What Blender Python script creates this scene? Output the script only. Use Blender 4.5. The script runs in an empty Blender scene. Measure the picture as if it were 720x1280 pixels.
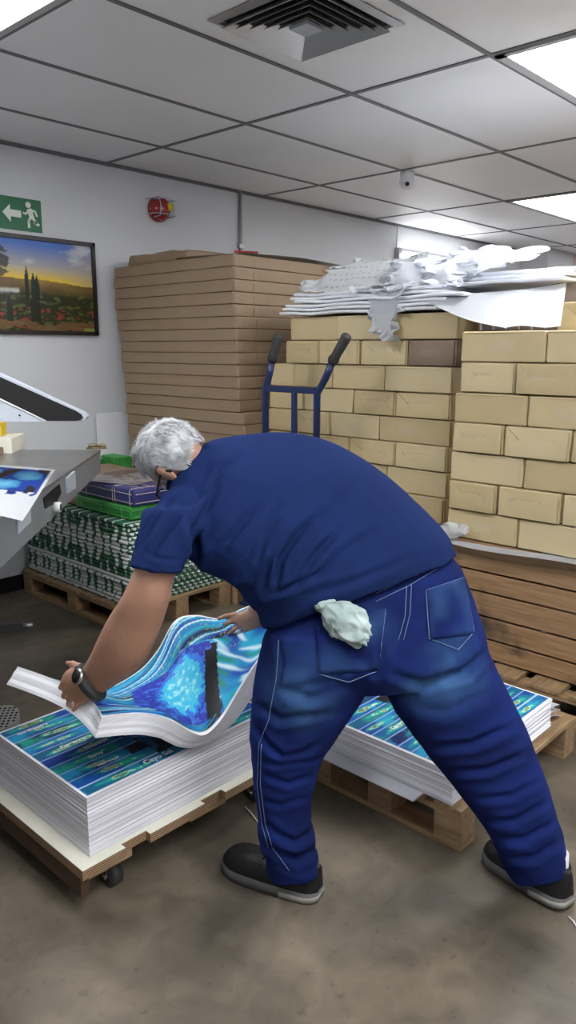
import bpy, bmesh, math, random
from mathutils import Vector, Matrix, noise, Euler
from mathutils.bvhtree import BVHTree
random.seed(7)
C = bpy.context.scene.collection
PI = math.pi
# ------------------------------------------------------------------ camera
F_PX = 951.3; YAW = .82064; PIT = -.20946; ROLL = .00487; HC = 1.55
CAM = Vector((0, 0, HC))
_cy, _sy = math.cos(YAW), math.sin(YAW)
FW = Vector((_sy*math.cos(PIT), _cy*math.cos(PIT), math.sin(PIT)))
_r = Vector((_cy, -_sy, 0)); _u = _r.cross(FW)
RT = _r*math.cos(ROLL) + _u*math.sin(ROLL); UP = -_r*math.sin(ROLL) + _u*math.cos(ROLL)
def at(px, py, D=None, x=None, y=None, z=None):
    d = FW + RT*(px-360)/F_PX - UP*(py-640)/F_PX
    if D is not None: t = D
    elif z is not None: t = (z-HC)/d.z
    elif y is not None: t = y/d.y
    else: t = x/d.x
    return CAM + d*t
cd = bpy.data.cameras.new('camera'); cam = bpy.data.objects.new('camera', cd); C.objects.link(cam)
cam.matrix_world = Matrix(((RT.x, UP.x, -FW.x, 0), (RT.y, UP.y, -FW.y, 0), (RT.z, UP.z, -FW.z, HC), (0, 0, 0, 1)))
cd.sensor_fit = 'VERTICAL'; cd.sensor_height = 36; cd.lens = 36*F_PX/1280; cd.clip_start = .05
bpy.context.scene.camera = cam
H = 2.7554; YW = 4.5636

# ------------------------------------------------------------------ materials
def mat(name, color=(.8, .8, .8), rough=.6, metal=0, noise_amt=0, noise_scale=8, bump=0, bump_scale=40, spec=.5,
        color2=None, stretch=None, emit=0, coat=0, sheen=0, detail=4, transmission=0, alpha=1):
    m = bpy.data.materials.new(name); m.use_nodes = True; nt = m.node_tree; N = nt.nodes; L = nt.links
    b = N['Principled BSDF']
    b.inputs['Base Color'].default_value = (*color, 1); b.inputs['Roughness'].default_value = rough
    b.inputs['Metallic'].default_value = metal; b.inputs['Specular IOR Level'].default_value = spec
    b.inputs['Coat Weight'].default_value = coat; b.inputs['Sheen Weight'].default_value = sheen
    b.inputs['Transmission Weight'].default_value = transmission; b.inputs['Alpha'].default_value = alpha
    if emit:
        b.inputs['Emission Color'].default_value = (*color, 1); b.inputs['Emission Strength'].default_value = emit
    co = N.new('ShaderNodeTexCoord'); mp = N.new('ShaderNodeMapping'); L.new(co.outputs['Object'], mp.inputs[0])
    if stretch: mp.inputs['Scale'].default_value = stretch
    n = N.new('ShaderNodeTexNoise'); n.inputs['Scale'].default_value = noise_scale; n.inputs['Detail'].default_value = detail
    L.new(mp.outputs[0], n.inputs[0])
    c2 = color2 or tuple(c*(1-noise_amt) for c in color)
    if noise_amt or color2:
        r = N.new('ShaderNodeValToRGB'); r.color_ramp.elements[0].position = .35; r.color_ramp.elements[1].position = .65
        r.color_ramp.elements[0].color = (*c2, 1); r.color_ramp.elements[1].color = (*color, 1)
        L.new(n.outputs[0], r.inputs[0]); L.new(r.outputs[0], b.inputs['Base Color'])
    if bump:
        n2 = N.new('ShaderNodeTexNoise'); n2.inputs['Scale'].default_value = bump_scale; n2.inputs['Detail'].default_value = 5
        L.new(mp.outputs[0], n2.inputs[0]); bp = N.new('ShaderNodeBump'); bp.inputs['Strength'].default_value = bump
        bp.inputs['Distance'].default_value = .01; L.new(n2.outputs[0], bp.inputs['Height']); L.new(bp.outputs[0], b.inputs['Normal'])
    return m
def attr_mat(name, rough=.35, coat=0, attr='art'):
    m = bpy.data.materials.new(name); m.use_nodes = True; N = m.node_tree.nodes; L = m.node_tree.links
    b = N['Principled BSDF']; b.inputs['Roughness'].default_value = rough; b.inputs['Coat Weight'].default_value = coat; b.inputs['Specular IOR Level'].default_value = .25
    a = N.new('ShaderNodeVertexColor'); a.layer_name = attr; L.new(a.outputs[0], b.inputs['Base Color'])
    return m
M = {}
M['wall'] = mat('wall_paint', (.66, .68, .72), .75, noise_amt=.04, noise_scale=2, bump=.15, bump_scale=60)
M['wallfar'] = mat('far_wall_paint', (.34, .34, .36), .8)
M['pink'] = mat('pink_paint', (.62, .52, .52), .8, noise_amt=.03, noise_scale=2)
M['ceil'] = mat('ceiling_tile', (.86, .87, .90), .5, noise_amt=.04, noise_scale=1.5)
M['tbar'] = mat('tbar', (.13, .13, .145), .5)
M['tbar_light'] = mat('light_frame', (.45, .45, .47), .4)
M['glow'] = mat('lamp_diffuser', (1, 1, 1), .5, emit=14)
M['fill_tube'] = mat('fill_tube_glow', (1, 1, 1), .5, emit=20)  # glow of the battens added as fill light
M['tube'] = mat('lamp_tube', (1, 1, 1), .5, emit=14)
M['kraft'] = mat('kraft_brown', (.30, .212, .135), .62, noise_amt=.12, noise_scale=5, bump=.12, bump_scale=30)
M['kraft2'] = mat('kraft_brown_fold', (.30, .21, .14), .6, noise_amt=.1, noise_scale=9)
M['tan'] = mat('tan_paper', (.60, .485, .275), .5, noise_amt=.07, noise_scale=6, bump=.22, bump_scale=14)
M['tan2'] = mat('tan_paper_pale', (.64, .53, .315), .5, noise_amt=.07, noise_scale=5, bump=.22, bump_scale=14)
M['tan3'] = mat('tan_paper_dull', (.54, .43, .24), .5, noise_amt=.07, noise_scale=7, bump=.22, bump_scale=14)
M['brownp'] = mat('brown_paper', (.26, .185, .135), .45, noise_amt=.15, noise_scale=9, bump=.3, bump_scale=14)
M['greyp'] = mat('grey_brown_paper', (.40, .34, .29), .4, noise_amt=.15, noise_scale=9, bump=.3, bump_scale=14)
M['white'] = mat('white_paper', (.82, .84, .90), .6)
M['white2'] = mat('white_paper_sheet', (.84, .87, .93), .5, bump=.1, bump_scale=12)
M['cream'] = mat('cream_board', (.80, .79, .68), .7, noise_amt=.04)
M['black'] = mat('black_plastic', (.012, .012, .013), .5, spec=.2)
M['rubber'] = mat('black_rubber', (.03, .03, .032), .6, bump=.1)
M['darkframe'] = mat('dark_frame', (.015, .012, .012), .35)
M['steel'] = mat('stainless', (.42, .42, .42), .38, metal=.85, noise_amt=.2, noise_scale=3, stretch=(1, 12, 1))
M['panel'] = mat('grey_enamel', (.30, .32, .35), .35, metal=.4, noise_amt=.08, noise_scale=4)
M['silver'] = mat('silver_paint', (.42, .46, .52), .4)
M['chrome'] = mat('chrome', (.6, .6, .6), .25, metal=1)
M['red'] = mat('red_plastic', (.32, .015, .02), .25, coat=.5)
M['yellow'] = mat('yellow', (.75, .55, .03), .5)
M['green'] = mat('exit_green', (.005, .14, .055), .4)
M['signwhite'] = mat('sign_white', (.75, .8, .76), .5)
M['navy'] = mat('navy_paint', (.012, .026, .10), .35, noise_amt=.2, noise_scale=12)
M['alu'] = mat('grey_metal', (.42, .42, .43), .4, metal=.6)
M['bronze'] = mat('bronze_clip', (.28, .22, .13), .4, metal=.7)
M['skin'] = mat('skin', (.46, .25, .17), .5, noise_amt=.15, noise_scale=10, bump=.12, bump_scale=60)
M['hair'] = mat('grey_hair', (.70, .73, .76), .55, color2=(.30, .31, .33), noise_scale=28, stretch=(1, 1, 1))
M['eye'] = mat('eye', (.8, .8, .8), .2)
M['shirt'] = mat('navy_polo', (.012, .027, .110), .95, noise_amt=.22, noise_scale=4, bump=.25, bump_scale=260, spec=.08)
M['sock'] = mat('white_sock', (.6, .62, .66), .9)
M['shoe'] = mat('shoe_leather', (.013, .0135, .016), .48, spec=.3, noise_amt=.3, noise_scale=10, bump=.2, bump_scale=60)
M['sole'] = mat('shoe_sole', (.10, .10, .10), .7, noise_amt=.3)
M['solegrey'] = mat('shoe_heel_grey', (.30, .30, .27), .7, noise_amt=.3, noise_scale=20)
M['thread'] = mat('stitch', (.13, .20, .36), .8)
M['rag'] = mat('rag_cloth', (.48, .58, .57), .9, color2=(.30, .40, .39), noise_scale=14, bump=.3, bump_scale=40)
M['clear'] = mat('clear_tape', (.9, .9, .88), .06, alpha=.10, spec=1.0, bump=1.0, bump_scale=25)
M['plastic'] = mat('plastic_film', (.80, .84, .88), .15, alpha=.5, spec=.9, bump=.4, bump_scale=20)
M['navypack'] = mat('navy_wrap', (.03, .035, .16), .4)
M['goldline'] = mat('gold_line', (.50, .42, .38), .5)
M['greenpack'] = mat('green_wrap', (.035, .30, .05), .45, color2=(.02, .17, .03), noise_scale=14)

def wood_mat(name, c1, c2, stretch, stain=0.0, scale=6):
    m = bpy.data.materials.new(name); m.use_nodes = True; N = m.node_tree.nodes; L = m.node_tree.links
    b = N['Principled BSDF']; b.inputs['Roughness'].default_value = .6
    co = N.new('ShaderNodeTexCoord'); oi = N.new('ShaderNodeObjectInfo'); mp = N.new('ShaderNodeMapping')
    L.new(co.outputs['Object'], mp.inputs[0]); mp.inputs['Scale'].default_value = stretch
    add = N.new('ShaderNodeVectorMath'); add.operation = 'ADD'; L.new(mp.outputs[0], add.inputs[0])
    mul = N.new('ShaderNodeMath'); mul.operation = 'MULTIPLY'; mul.inputs[1].default_value = 20; L.new(oi.outputs['Random'], mul.inputs[0])
    L.new(mul.outputs[0], add.inputs[1])
    n = N.new('ShaderNodeTexNoise'); n.inputs['Scale'].default_value = scale; n.inputs['Detail'].default_value = 6; n.inputs['Distortion'].default_value = .6
    L.new(add.outputs[0], n.inputs[0])
    r = N.new('ShaderNodeValToRGB'); r.color_ramp.elements[0].position = .3; r.color_ramp.elements[1].position = .7
    r.color_ramp.elements[0].color = (*c2, 1); r.color_ramp.elements[1].color = (*c1, 1); L.new(n.outputs[0], r.inputs[0])
    last = r.outputs[0]
    if stain:
        n3 = N.new('ShaderNodeTexNoise'); n3.inputs['Scale'].default_value = 4.5; n3.inputs['Detail'].default_value = 5; L.new(co.outputs['Object'], n3.inputs[0])
        r3 = N.new('ShaderNodeValToRGB'); r3.color_ramp.elements[0].position = .56; r3.color_ramp.elements[1].position = .72
        r3.color_ramp.elements[0].color = (0, 0, 0, 1); r3.color_ramp.elements[1].color = (stain, stain, stain, 1); L.new(n3.outputs[0], r3.inputs[0])
        mx = N.new('ShaderNodeMix'); mx.data_type = 'RGBA'; L.new(r3.outputs[0], mx.inputs[0]); L.new(last, mx.inputs[6])
        mx.inputs[7].default_value = (.03, .025, .03, 1); last = mx.outputs[2]
    L.new(last, b.inputs['Base Color'])
    bp = N.new('ShaderNodeBump'); bp.inputs['Strength'].default_value = .25; bp.inputs['Distance'].default_value = .01
    L.new(n.outputs[0], bp.inputs['Height']); L.new(bp.outputs[0], b.inputs['Normal'])
    return m
M['crate'] = wood_mat('crate_wood', (.40, .245, .125), (.25, .145, .07), (14, 1.0, 14), .85, 4)
M['pallet_y'] = wood_mat('pallet_wood_y', (.42, .29, .16), (.24, .15, .08), (10, 1, 10), .3)
M['pallet_x'] = wood_mat('pallet_wood_x', (.42, .29, .16), (.24, .15, .08), (1, 10, 10), .3)
M['darkwood'] = wood_mat('dark_plank', (.10, .055, .03), (.05, .028, .018), (10, 1, 10), 0)
def ply_mat():
    m = bpy.data.materials.new('plywood_edge'); m.use_nodes = True; N = m.node_tree.nodes; L = m.node_tree.links
    b = N['Principled BSDF']; co = N.new('ShaderNodeTexCoord'); w = N.new('ShaderNodeTexWave'); w.bands_direction = 'Z'
    w.inputs['Scale'].default_value = 42; w.inputs['Distortion'].default_value = .6; L.new(co.outputs['Object'], w.inputs[0])
    r = N.new('ShaderNodeValToRGB'); r.color_ramp.elements[0].color = (.13, .07, .035, 1); r.color_ramp.elements[1].color = (.45, .31, .18, 1)
    L.new(w.outputs[0], r.inputs[0]); L.new(r.outputs[0], b.inputs['Base Color']); b.inputs['Roughness'].default_value = .7
    return m
M['ply'] = ply_mat()
def paper_edge():
    m = bpy.data.materials.new('paper_edges'); m.use_nodes = True; N = m.node_tree.nodes; L = m.node_tree.links
    b = N['Principled BSDF']; b.inputs['Roughness'].default_value = .8
    co = N.new('ShaderNodeTexCoord'); mp = N.new('ShaderNodeMapping'); mp.inputs['Scale'].default_value = (.35, .35, 90)
    L.new(co.outputs['Object'], mp.inputs[0]); n = N.new('ShaderNodeTexNoise'); n.inputs['Scale'].default_value = 2.2; n.inputs['Detail'].default_value = 6
    L.new(mp.outputs[0], n.inputs[0]); r = N.new('ShaderNodeValToRGB')
    r.color_ramp.elements[0].position = .34; r.color_ramp.elements[0].color = (.60, .61, .69, 1)
    r.color_ramp.elements[1].position = .56; r.color_ramp.elements[1].color = (.88, .89, .95, 1)
    L.new(n.outputs[0], r.inputs[0]); L.new(r.outputs[0], b.inputs['Base Color'])
    bp = N.new('ShaderNodeBump'); bp.inputs['Strength'].default_value = .5; bp.inputs['Distance'].default_value = .004
    L.new(n.outputs[0], bp.inputs['Height']); L.new(bp.outputs[0], b.inputs['Normal'])
    return m
M['edges'] = paper_edge()
def floor_mat():
    m = bpy.data.materials.new('concrete_floor'); m.use_nodes = True; N = m.node_tree.nodes; L = m.node_tree.links
    b = N['Principled BSDF']; co = N.new('ShaderNodeTexCoord')
    def nz(s, d, dist=0):
        n = N.new('ShaderNodeTexNoise'); n.inputs['Scale'].default_value = s; n.inputs['Detail'].default_value = d; n.inputs['Distortion'].default_value = dist
        L.new(co.outputs['Object'], n.inputs[0]); return n
    def ramp(src, p0, c0, p1, c1):
        r = N.new('ShaderNodeValToRGB'); r.color_ramp.elements[0].position = p0; r.color_ramp.elements[1].position = p1
        r.color_ramp.elements[0].color = (*c0, 1); r.color_ramp.elements[1].color = (*c1, 1); L.new(src.outputs[0], r.inputs[0]); return r
    a = ramp(nz(1.7, 8, .4), .36, (.075, .062, .048), .66, (.195, .162, .118))
    c = ramp(nz(9, 6, .8), .3, (.55, .55, .55), .7, (1.1, 1.1, 1.1))
    d = ramp(nz(30, 3), .62, (1, 1, 1), .74, (.45, .45, .46))
    m1 = N.new('ShaderNodeMix'); m1.data_type = 'RGBA'; m1.blend_type = 'MULTIPLY'; m1.inputs[0].default_value = .75
    L.new(a.outputs[0], m1.inputs[6]); L.new(c.outputs[0], m1.inputs[7])
    m2 = N.new('ShaderNodeMix'); m2.data_type = 'RGBA'; m2.blend_type = 'MULTIPLY'; m2.inputs[0].default_value = .6
    L.new(m1.outputs[2], m2.inputs[6]); L.new(d.outputs[0], m2.inputs[7]); L.new(m2.outputs[2], b.inputs['Base Color'])
    rr = ramp(nz(2.4, 6), .3, (.34, .34, .34), .7, (.62, .62, .62)); L.new(rr.outputs[0], b.inputs['Roughness'])
    bp = N.new('ShaderNodeBump'); bp.inputs['Strength'].default_value = .12; bp.inputs['Distance'].default_value = .01
    L.new(nz(14, 6).outputs[0], bp.inputs['Height']); L.new(bp.outputs[0], b.inputs['Normal'])
    return m
M['floor'] = floor_mat()

# ------------------------------------------------------------------ object helpers
def link(name, me, m, parent=None, smooth=False):
    o = bpy.data.objects.new(name, me); C.objects.link(o)
    for k in (m if isinstance(m, (list, tuple)) else [m]): me.materials.append(k)
    if smooth: me.polygons.foreach_set('use_smooth', [True]*len(me.polygons))
    if parent: o.parent = parent
    return o
def obj(name, bm, m, parent=None, smooth=False):
    bmesh.ops.recalc_face_normals(bm, faces=bm.faces)
    me = bpy.data.meshes.new(name); bm.to_mesh(me); bm.free()
    return link(name, me, m, parent, smooth)
def tag(o, label, cat, group=None, kind=None):
    o['label'] = label; o['category'] = cat
    if group: o['group'] = group
    if kind: o['kind'] = kind
    return o
def thing(name, label, cat, loc=(0, 0, 0), rz=0, group=None):
    o = bpy.data.objects.new(name, None); C.objects.link(o); o.location = loc; o.rotation_euler = (0, 0, rz)
    o.empty_display_size = .1
    return tag(o, label, cat, group)
def struct(name, bm, m):
    o = obj(name, bm, m); o['kind'] = 'structure'; return o
def box(bm, x0, x1, y0, y1, z0, z1, mi=0, bev=0):
    r = bmesh.ops.create_cube(bm, size=1, matrix=Matrix.Translation(((x0+x1)/2, (y0+y1)/2, (z0+z1)/2)) @ Matrix.Diagonal((abs(x1-x0), abs(y1-y0), abs(z1-z0), 1)))
    fs = {f for v in r['verts'] for f in v.link_faces}
    for f in fs: f.material_index = mi
    if bev: bmesh.ops.bevel(bm, geom=list({e for v in r['verts'] for e in v.link_edges}), offset=bev, segments=2, affect='EDGES', profile=.5)
    return r['verts']
def B(*a, **k):
    bm = bmesh.new(); box(bm, *a, **k); return bm
def tube(bm, pts, r, seg=10, closed_ends=True, mi=0):
    pts = [Vector(p) for p in pts]; rings = []
    rs = r if isinstance(r, (list, tuple)) else [r]*len(pts)
    t0 = (pts[1]-pts[0]).normalized(); a = t0.orthogonal().normalized()
    for i, p in enumerate(pts):
        t = (pts[min(i+1, len(pts)-1)]-pts[max(i-1, 0)]).normalized()
        a = (a - t*a.dot(t)).normalized(); b = t.cross(a)
        rings.append([bm.verts.new(p+(a*math.cos(2*PI*k/seg)+b*math.sin(2*PI*k/seg))*rs[i]) for k in range(seg)])
    for i in range(len(rings)-1):
        for k in range(seg):
            f = bm.faces.new((rings[i][k], rings[i][(k+1) % seg], rings[i+1][(k+1) % seg], rings[i+1][k])); f.material_index = mi
    if closed_ends:
        bm.faces.new(rings[0][::-1]).material_index = mi; bm.faces.new(rings[-1]).material_index = mi
    return rings
def T(pts, r, seg=10):
    bm = bmesh.new(); tube(bm, pts, r, seg); return bm
def prism(bm, poly, off, mi=0):
    off = Vector(off); a = [bm.verts.new(Vector(p)) for p in poly]; b = [bm.verts.new(Vector(p)+off) for p in poly]
    fs = [bm.faces.new(a), bm.faces.new(b[::-1])]
    for i in range(len(a)): fs.append(bm.faces.new((a[i], b[i], b[(i+1) % len(a)], a[(i+1) % len(a)])))
    for f in fs: f.material_index = mi
def loft(bm, rings, cap=True):
    R = [[bm.verts.new(p) for p in r] for r in rings]; n = len(R[0])
    for i in range(len(R)-1):
        for k in range(n): bm.faces.new((R[i][k], R[i][(k+1) % n], R[i+1][(k+1) % n], R[i+1][k]))
    if cap: bm.faces.new(R[0][::-1]); bm.faces.new(R[-1])
    return R
def ring(c, a, b, n=28, e=2.0):
    c = Vector(c); o = []
    for k in range(n):
        t = 2*PI*k/n; ct, st = math.cos(t), math.sin(t)
        o.append(c + a*math.copysign(abs(ct)**(2/e), ct) + b*math.copysign(abs(st)**(2/e), st))
    return o
def ellipsoid(bm, c, ax, ay, az, u=20, v=14):
    Mx = Matrix(((ax.x, ay.x, az.x, c.x), (ax.y, ay.y, az.y, c.y), (ax.z, ay.z, az.z, c.z), (0, 0, 0, 1)))
    return bmesh.ops.create_uvsphere(bm, u_segments=u, v_segments=v, radius=1, matrix=Mx)['verts']
def grid_faces(bm, P, nu, nv, mi=0):
    V = [[bm.verts.new(P(i/(nu-1), j/(nv-1))) for j in range(nv)] for i in range(nu)]
    for i in range(nu-1):
        for j in range(nv-1):
            f = bm.faces.new((V[i][j], V[i+1][j], V[i+1][j+1], V[i][j+1])); f.material_index = mi
    return V
def color_attr(me, fn):
    a = me.color_attributes.new('art', 'FLOAT_COLOR', 'POINT')
    for i, v in enumerate(me.vertices): a.data[i].color = (*fn(v.co), 1)

def soft_box(sx, sy, sz, r=.008, wob=.003, seed=0, n=(4, 8, 4)):
    """paper parcel: rounded box centred in x,y with base at z=0, with wobbly faces"""
    bm = bmesh.new(); hs = (sx/2, sy/2, sz/2)
    def ax(h, k):
        l = [-h, -h+r*.35, -h+r]; l += [-h+r+(2*h-2*r)*i/k for i in range(1, k)]; return l+[h-r, h-r*.35, h]
    A = [ax(hs[i], n[i]) for i in range(3)]; vd = {}
    def vert(i, j, k):
        if (i, j, k) in vd: return vd[(i, j, k)]
        p = Vector((A[0][i], A[1][j], A[2][k])); q = Vector([max(-hs[m]+r, min(hs[m]-r, p[m])) for m in range(3)])
        d = p-q
        if d.length > 1e-9: p = q+d.normalized()*r
        w = noise.noise_vector(p*9+Vector((seed*3.7, seed*1.3, seed*.7)))*wob
        w.z *= .35
        p = p+w; p.z += hs[2]; vd[(i, j, k)] = bm.verts.new(p); return vd[(i, j, k)]
    L = [len(a)-1 for a in A]
    for ax_ in range(3):
        u, w = [(1, 2), (2, 0), (0, 1)][ax_]
        for side in (0, L[ax_]):
            for a in range(L[u]):
                for b in range(L[w]):
                    idx = []
                    for da, db in ((0, 0), (1, 0), (1, 1), (0, 1)):
                        t = [0, 0, 0]; t[ax_] = side; t[u] = a+da; t[w] = b+db; idx.append(vert(*t))
                    bm.faces.new(idx if side else idx[::-1])
    return bm
def flap(bm, pts, nrm, th=.0022):
    """a folded paper flap: thin slab"""
    n = Vector(nrm)*th; base = [Vector(p)-n*.3 for p in pts]; prism(bm, base, n*1.3)

# ------------------------------------------------------------------ room
bm = bmesh.new(); box(bm, -2.6, 13, -3.2, YW+.2, -.1, 0); fl = struct('floor', bm, M['floor'])
bm = bmesh.new(); box(bm, -2.6, 9.05, YW, YW+.15, 0, H); struct('wall_back', bm, M['wall'])
bm = bmesh.new(); box(bm, 9.05, 9.75, 4.22, YW+.15, 0, H); struct('wall_return', bm, M['wall'])
bm = bmesh.new(); box(bm, 9.75, 13, 4.235, YW+.15, 0, H); struct('wall_alcove', bm, M['pink'])
bm = bmesh.new(); box(bm, -2.75, -2.6, -3.2, YW+.15, 0, H); struct('wall_left', bm, M['wallfar'])
bm = bmesh.new(); box(bm, 13, 13.15, -3.2, YW+.15, 0, H); struct('wall_right', bm, M['wallfar'])
bm = bmesh.new(); box(bm, -2.75, 13.15, -3.35, -3.2, 0, H); struct('wall_front', bm, M['wallfar'])
bm = bmesh.new(); box(bm, -2.6, 9.05, YW-.012, YW, 0, .10); struct('baseboard_back', bm, M['black'])
bm = bmesh.new(); box(bm, -2.75, 13.15, -3.35, YW+.15, H, H+.1); struct('ceiling', bm, M['ceil'])
GX, GY, DX, DY = 3.118, 2.5014, 1.464, .732
bm = bmesh.new()
for i in range(-4, 7):
    x = GX+i*DX
    box(bm, x-.011, x+.011, -3.2, YW if x < 9.05 else 4.22, H-.006, H+.001)
for j in range(-8, 3):
    y = GY+j*DY
    box(bm, -2.6, 13, y-.011, y+.011, H-.0055, H+.001)
box(bm, -2.6, 9.05, YW-.02, YW, H-.02, H+.001)
struct('trim_1', bm, M['tbar'])

lights = [(0, -2, 'large square ceiling light panel at the upper right above the stacked parcels'),
          (2, 0, 'distant ceiling light panel beyond the small dome camera'),
          (-2, 0, 'ceiling light panel in the corner above the framed picture'),
          (-2, -4, 'added unseen ceiling light panel in the row nearer the entrance'),  # from here on: out-of-view panels, added to brighten the room
          (0, -5, 'added unseen ceiling light panel behind the viewpoint over the open floor'),
          (2, -4, 'added unseen ceiling light panel over the far open floor'), (4, 0, 'added unseen ceiling light panel near the pinkish alcove wall'),
          (4, -4, 'added unseen ceiling light panel at the far end of the room'),
          (-2, -6, 'added unseen ceiling light panel against the front wall')]
for i, j, lab in lights:
    x0, y0 = GX+i*DX, GY+j*DY
    cx, cy = x0+DX/2, y0+DY/2
    t = thing('ceiling_light', lab, 'ceiling light', (cx, cy, H), 0, 'ceiling light panels')
    bm = bmesh.new(); a, b_ = DX/2-.012, DY/2-.012
    for (p, q, r_, s) in ((-a, a, -b_, -b_+.045), (-a, a, b_-.045, b_), (-a, -a+.03, -b_, b_), (a-.03, a, -b_, b_)): box(bm, p, q, r_, s, -.012, -.0005)
    obj('frame', bm, M['tbar_light'], t)
    obj('diffuser', B(-a+.025, a-.025, -b_+.04, b_-.04, -.008, -.001), M['glow'], t)

# air diffuser: nested square louvres
t = thing('air_diffuser', 'square grey ceiling air diffuser with nested louvre blades and grime', 'air vent', (2.357, 2.115, H))
bm = bmesh.new()
def sqring(bm, h0, z0, h1, z1, th=.003):
    for k in range(4):
        c, s = [(1, 0), (0, 1), (-1, 0), (0, -1)][k]
        def R(x, y, z): return Vector((x*c-y*s, x*s+y*c, z))
        prism(bm, [R(-h0, h0, z0), R(h0, h0, z0), R(h1, h1, z1), R(-h1, h1, z1)], (0, 0, -th))
sqring(bm, .262, -.004, .232, -.012)
obj('frame', bm, M['alu'], t)
for k in range(5):
    bm = bmesh.new(); h = .205-k*.037
    sqring(bm, h+.018, -.030, h-.006, -.006); obj('louvre', bm, M['alu'], t)
bm = bmesh.new(); box(bm, -.225, .225, -.225, .225, -.003, -.0005); obj('backing', bm, M['black'], t)
bm = bmesh.new(); prism(bm, [(-.045, -.045, -.02), (.045, -.045, -.02), (.045, .045, -.02), (-.045, .045, -.02)], (0, 0, -.012)); obj('centre_cap', bm, M['silver'], t)

# dome camera
t = thing('dome_camera', 'small white security camera hanging from the ceiling grid', 'camera', (4.66, 3.235, H))
bm = bmesh.new(); tube(bm, [(0, 0, 0), (0, 0, -.05)], .05, 20); obj('mount', bm, M['white'], t, True)
bm = bmesh.new(); ellipsoid(bm, Vector((0, 0, -.065)), Vector((.055, 0, 0)), Vector((0, .055, 0)), Vector((0, 0, .05))); obj('housing', bm, M['white'], t, True)
bm = bmesh.new(); tube(bm, [(-.04, -.03, -.085), (-.052, -.04, -.092)], .014, 12); obj('lens', bm, M['black'], t)

# wall batten lamp
t = thing('wall_tube_lamp', 'white fluorescent tube batten glowing high on the back wall', 'wall lamp', (6.42, YW, 2.46))
obj('end_cap', B(-.02, .03, -.06, 0, -.07, .07, bev=.004), M['alu'], t)
obj('housing', B(.03, 1.28, -.03, 0, -.05, .05), M['white'], t)
bm = bmesh.new(); tube(bm, [(.03, -.055, 0), (1.28, -.055, 0)], .022, 14); obj('tube', bm, M['tube'], t, True)
obj('cable', T([(.0, -.012, .07), (.0, -.012, H-2.46)], .006, 8), M['alu'], t)

for lab, loc, rz, L_b in (('added fill-light tube batten high on the unseen front wall behind the viewpoint', (1.0, -3.2, 2.50), PI, 2.4),
        ('added fill-light tube batten high on the unseen front wall farther along', (5.5, -3.2, 2.50), PI, 2.4), ('added fill-light tube batten high on the unseen left side wall', (-2.6, 1.0, 2.50), PI/2, 2.4)):
    t = thing('wall_tube_lamp', lab, 'wall lamp', loc, rz)  # unseen battens, added to lift the ceiling and walls
    obj('housing', B(-L_b/2, L_b/2, -.03, 0, -.05, .05), M['white'], t)
    bm = bmesh.new(); tube(bm, [(-L_b/2, -.055, 0), (L_b/2, -.055, 0)], .022, 14); obj('tube', bm, M['fill_tube'], t, True)
# conduit
t = thing('wall_conduit', 'thin grey metal conduit running down the back wall from ceiling', 'pipe', (4.32, YW, 0))
obj('pipe', T([(0, -.016, 1.2), (0, -.016, H)], .013, 12), M['alu'], t, True)
obj('clamp', B(-.025, .025, -.034, 0, 2.33, 2.36), M['alu'], t)

# exit sign
def flat_poly(bm, pts, y, th=.002, mi=0):
    prism(bm, [(p[0], y, p[1]) for p in pts], (0, -th, 0), mi)
t = thing('exit_sign', 'green exit sign with white running figure and arrow pointing left', 'sign', (2.36, YW, 2.355))
obj('board', B(-.30, .262, -.006, 0, -.095, .095), M['green'], t)
bm = bmesh.new(); y = -.0062
flat_poly(bm, [(.005, 0), (.055, .05), (.055, .02), (.125, .02), (.125, -.02), (.055, -.02), (.055, -.05)], y); obj('arrow', bm, M['signwhite'], t)
bm = bmesh.new()
def stroke(bm, pts, w, y):
    for (a, b_) in zip(pts, pts[1:]):
        a = Vector((a[0], a[1])); b_ = Vector((b_[0], b_[1])); d = (b_-a).normalized(); n = Vector((-d.y, d.x))*w
        flat_poly(bm, [a+n-d*w*.5, b_+n+d*w*.5, b_-n+d*w*.5, a-n-d*w*.5], y)
cx_ = .185
flat_poly(bm, [(cx_-.01+.018*math.cos(k*PI/5), .06+.018*math.sin(k*PI/5)) for k in range(10)], y)
stroke(bm, [(cx_-.003, .03), (cx_+.010, -.01)], .016, y)
stroke(bm, [(cx_-.003, .033), (cx_-.03, .005), (cx_-.045, .01)], .006, y-.0001)
stroke(bm, [(cx_+.005, .033), (cx_+.035, .025), (cx_+.045, .0)], .006, y-.0002)
stroke(bm, [(cx_+.01, -.01), (cx_+.035, -.035), (cx_+.03, -.045), (cx_+.055, -.05)], .008, y-.0003)
stroke(bm, [(cx_+.002, -.012), (cx_-.012, -.035), (cx_-.012, -.07)], .008, y-.0004)
obj('running_figure', bm, M['signwhite'], t)
bm = bmesh.new(); flat_poly(bm, [(-.09, -.07), (-.03, -.07), (-.03, .075), (-.09, .075)], y); obj('door_symbol', bm, M['signwhite'], t)

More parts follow.
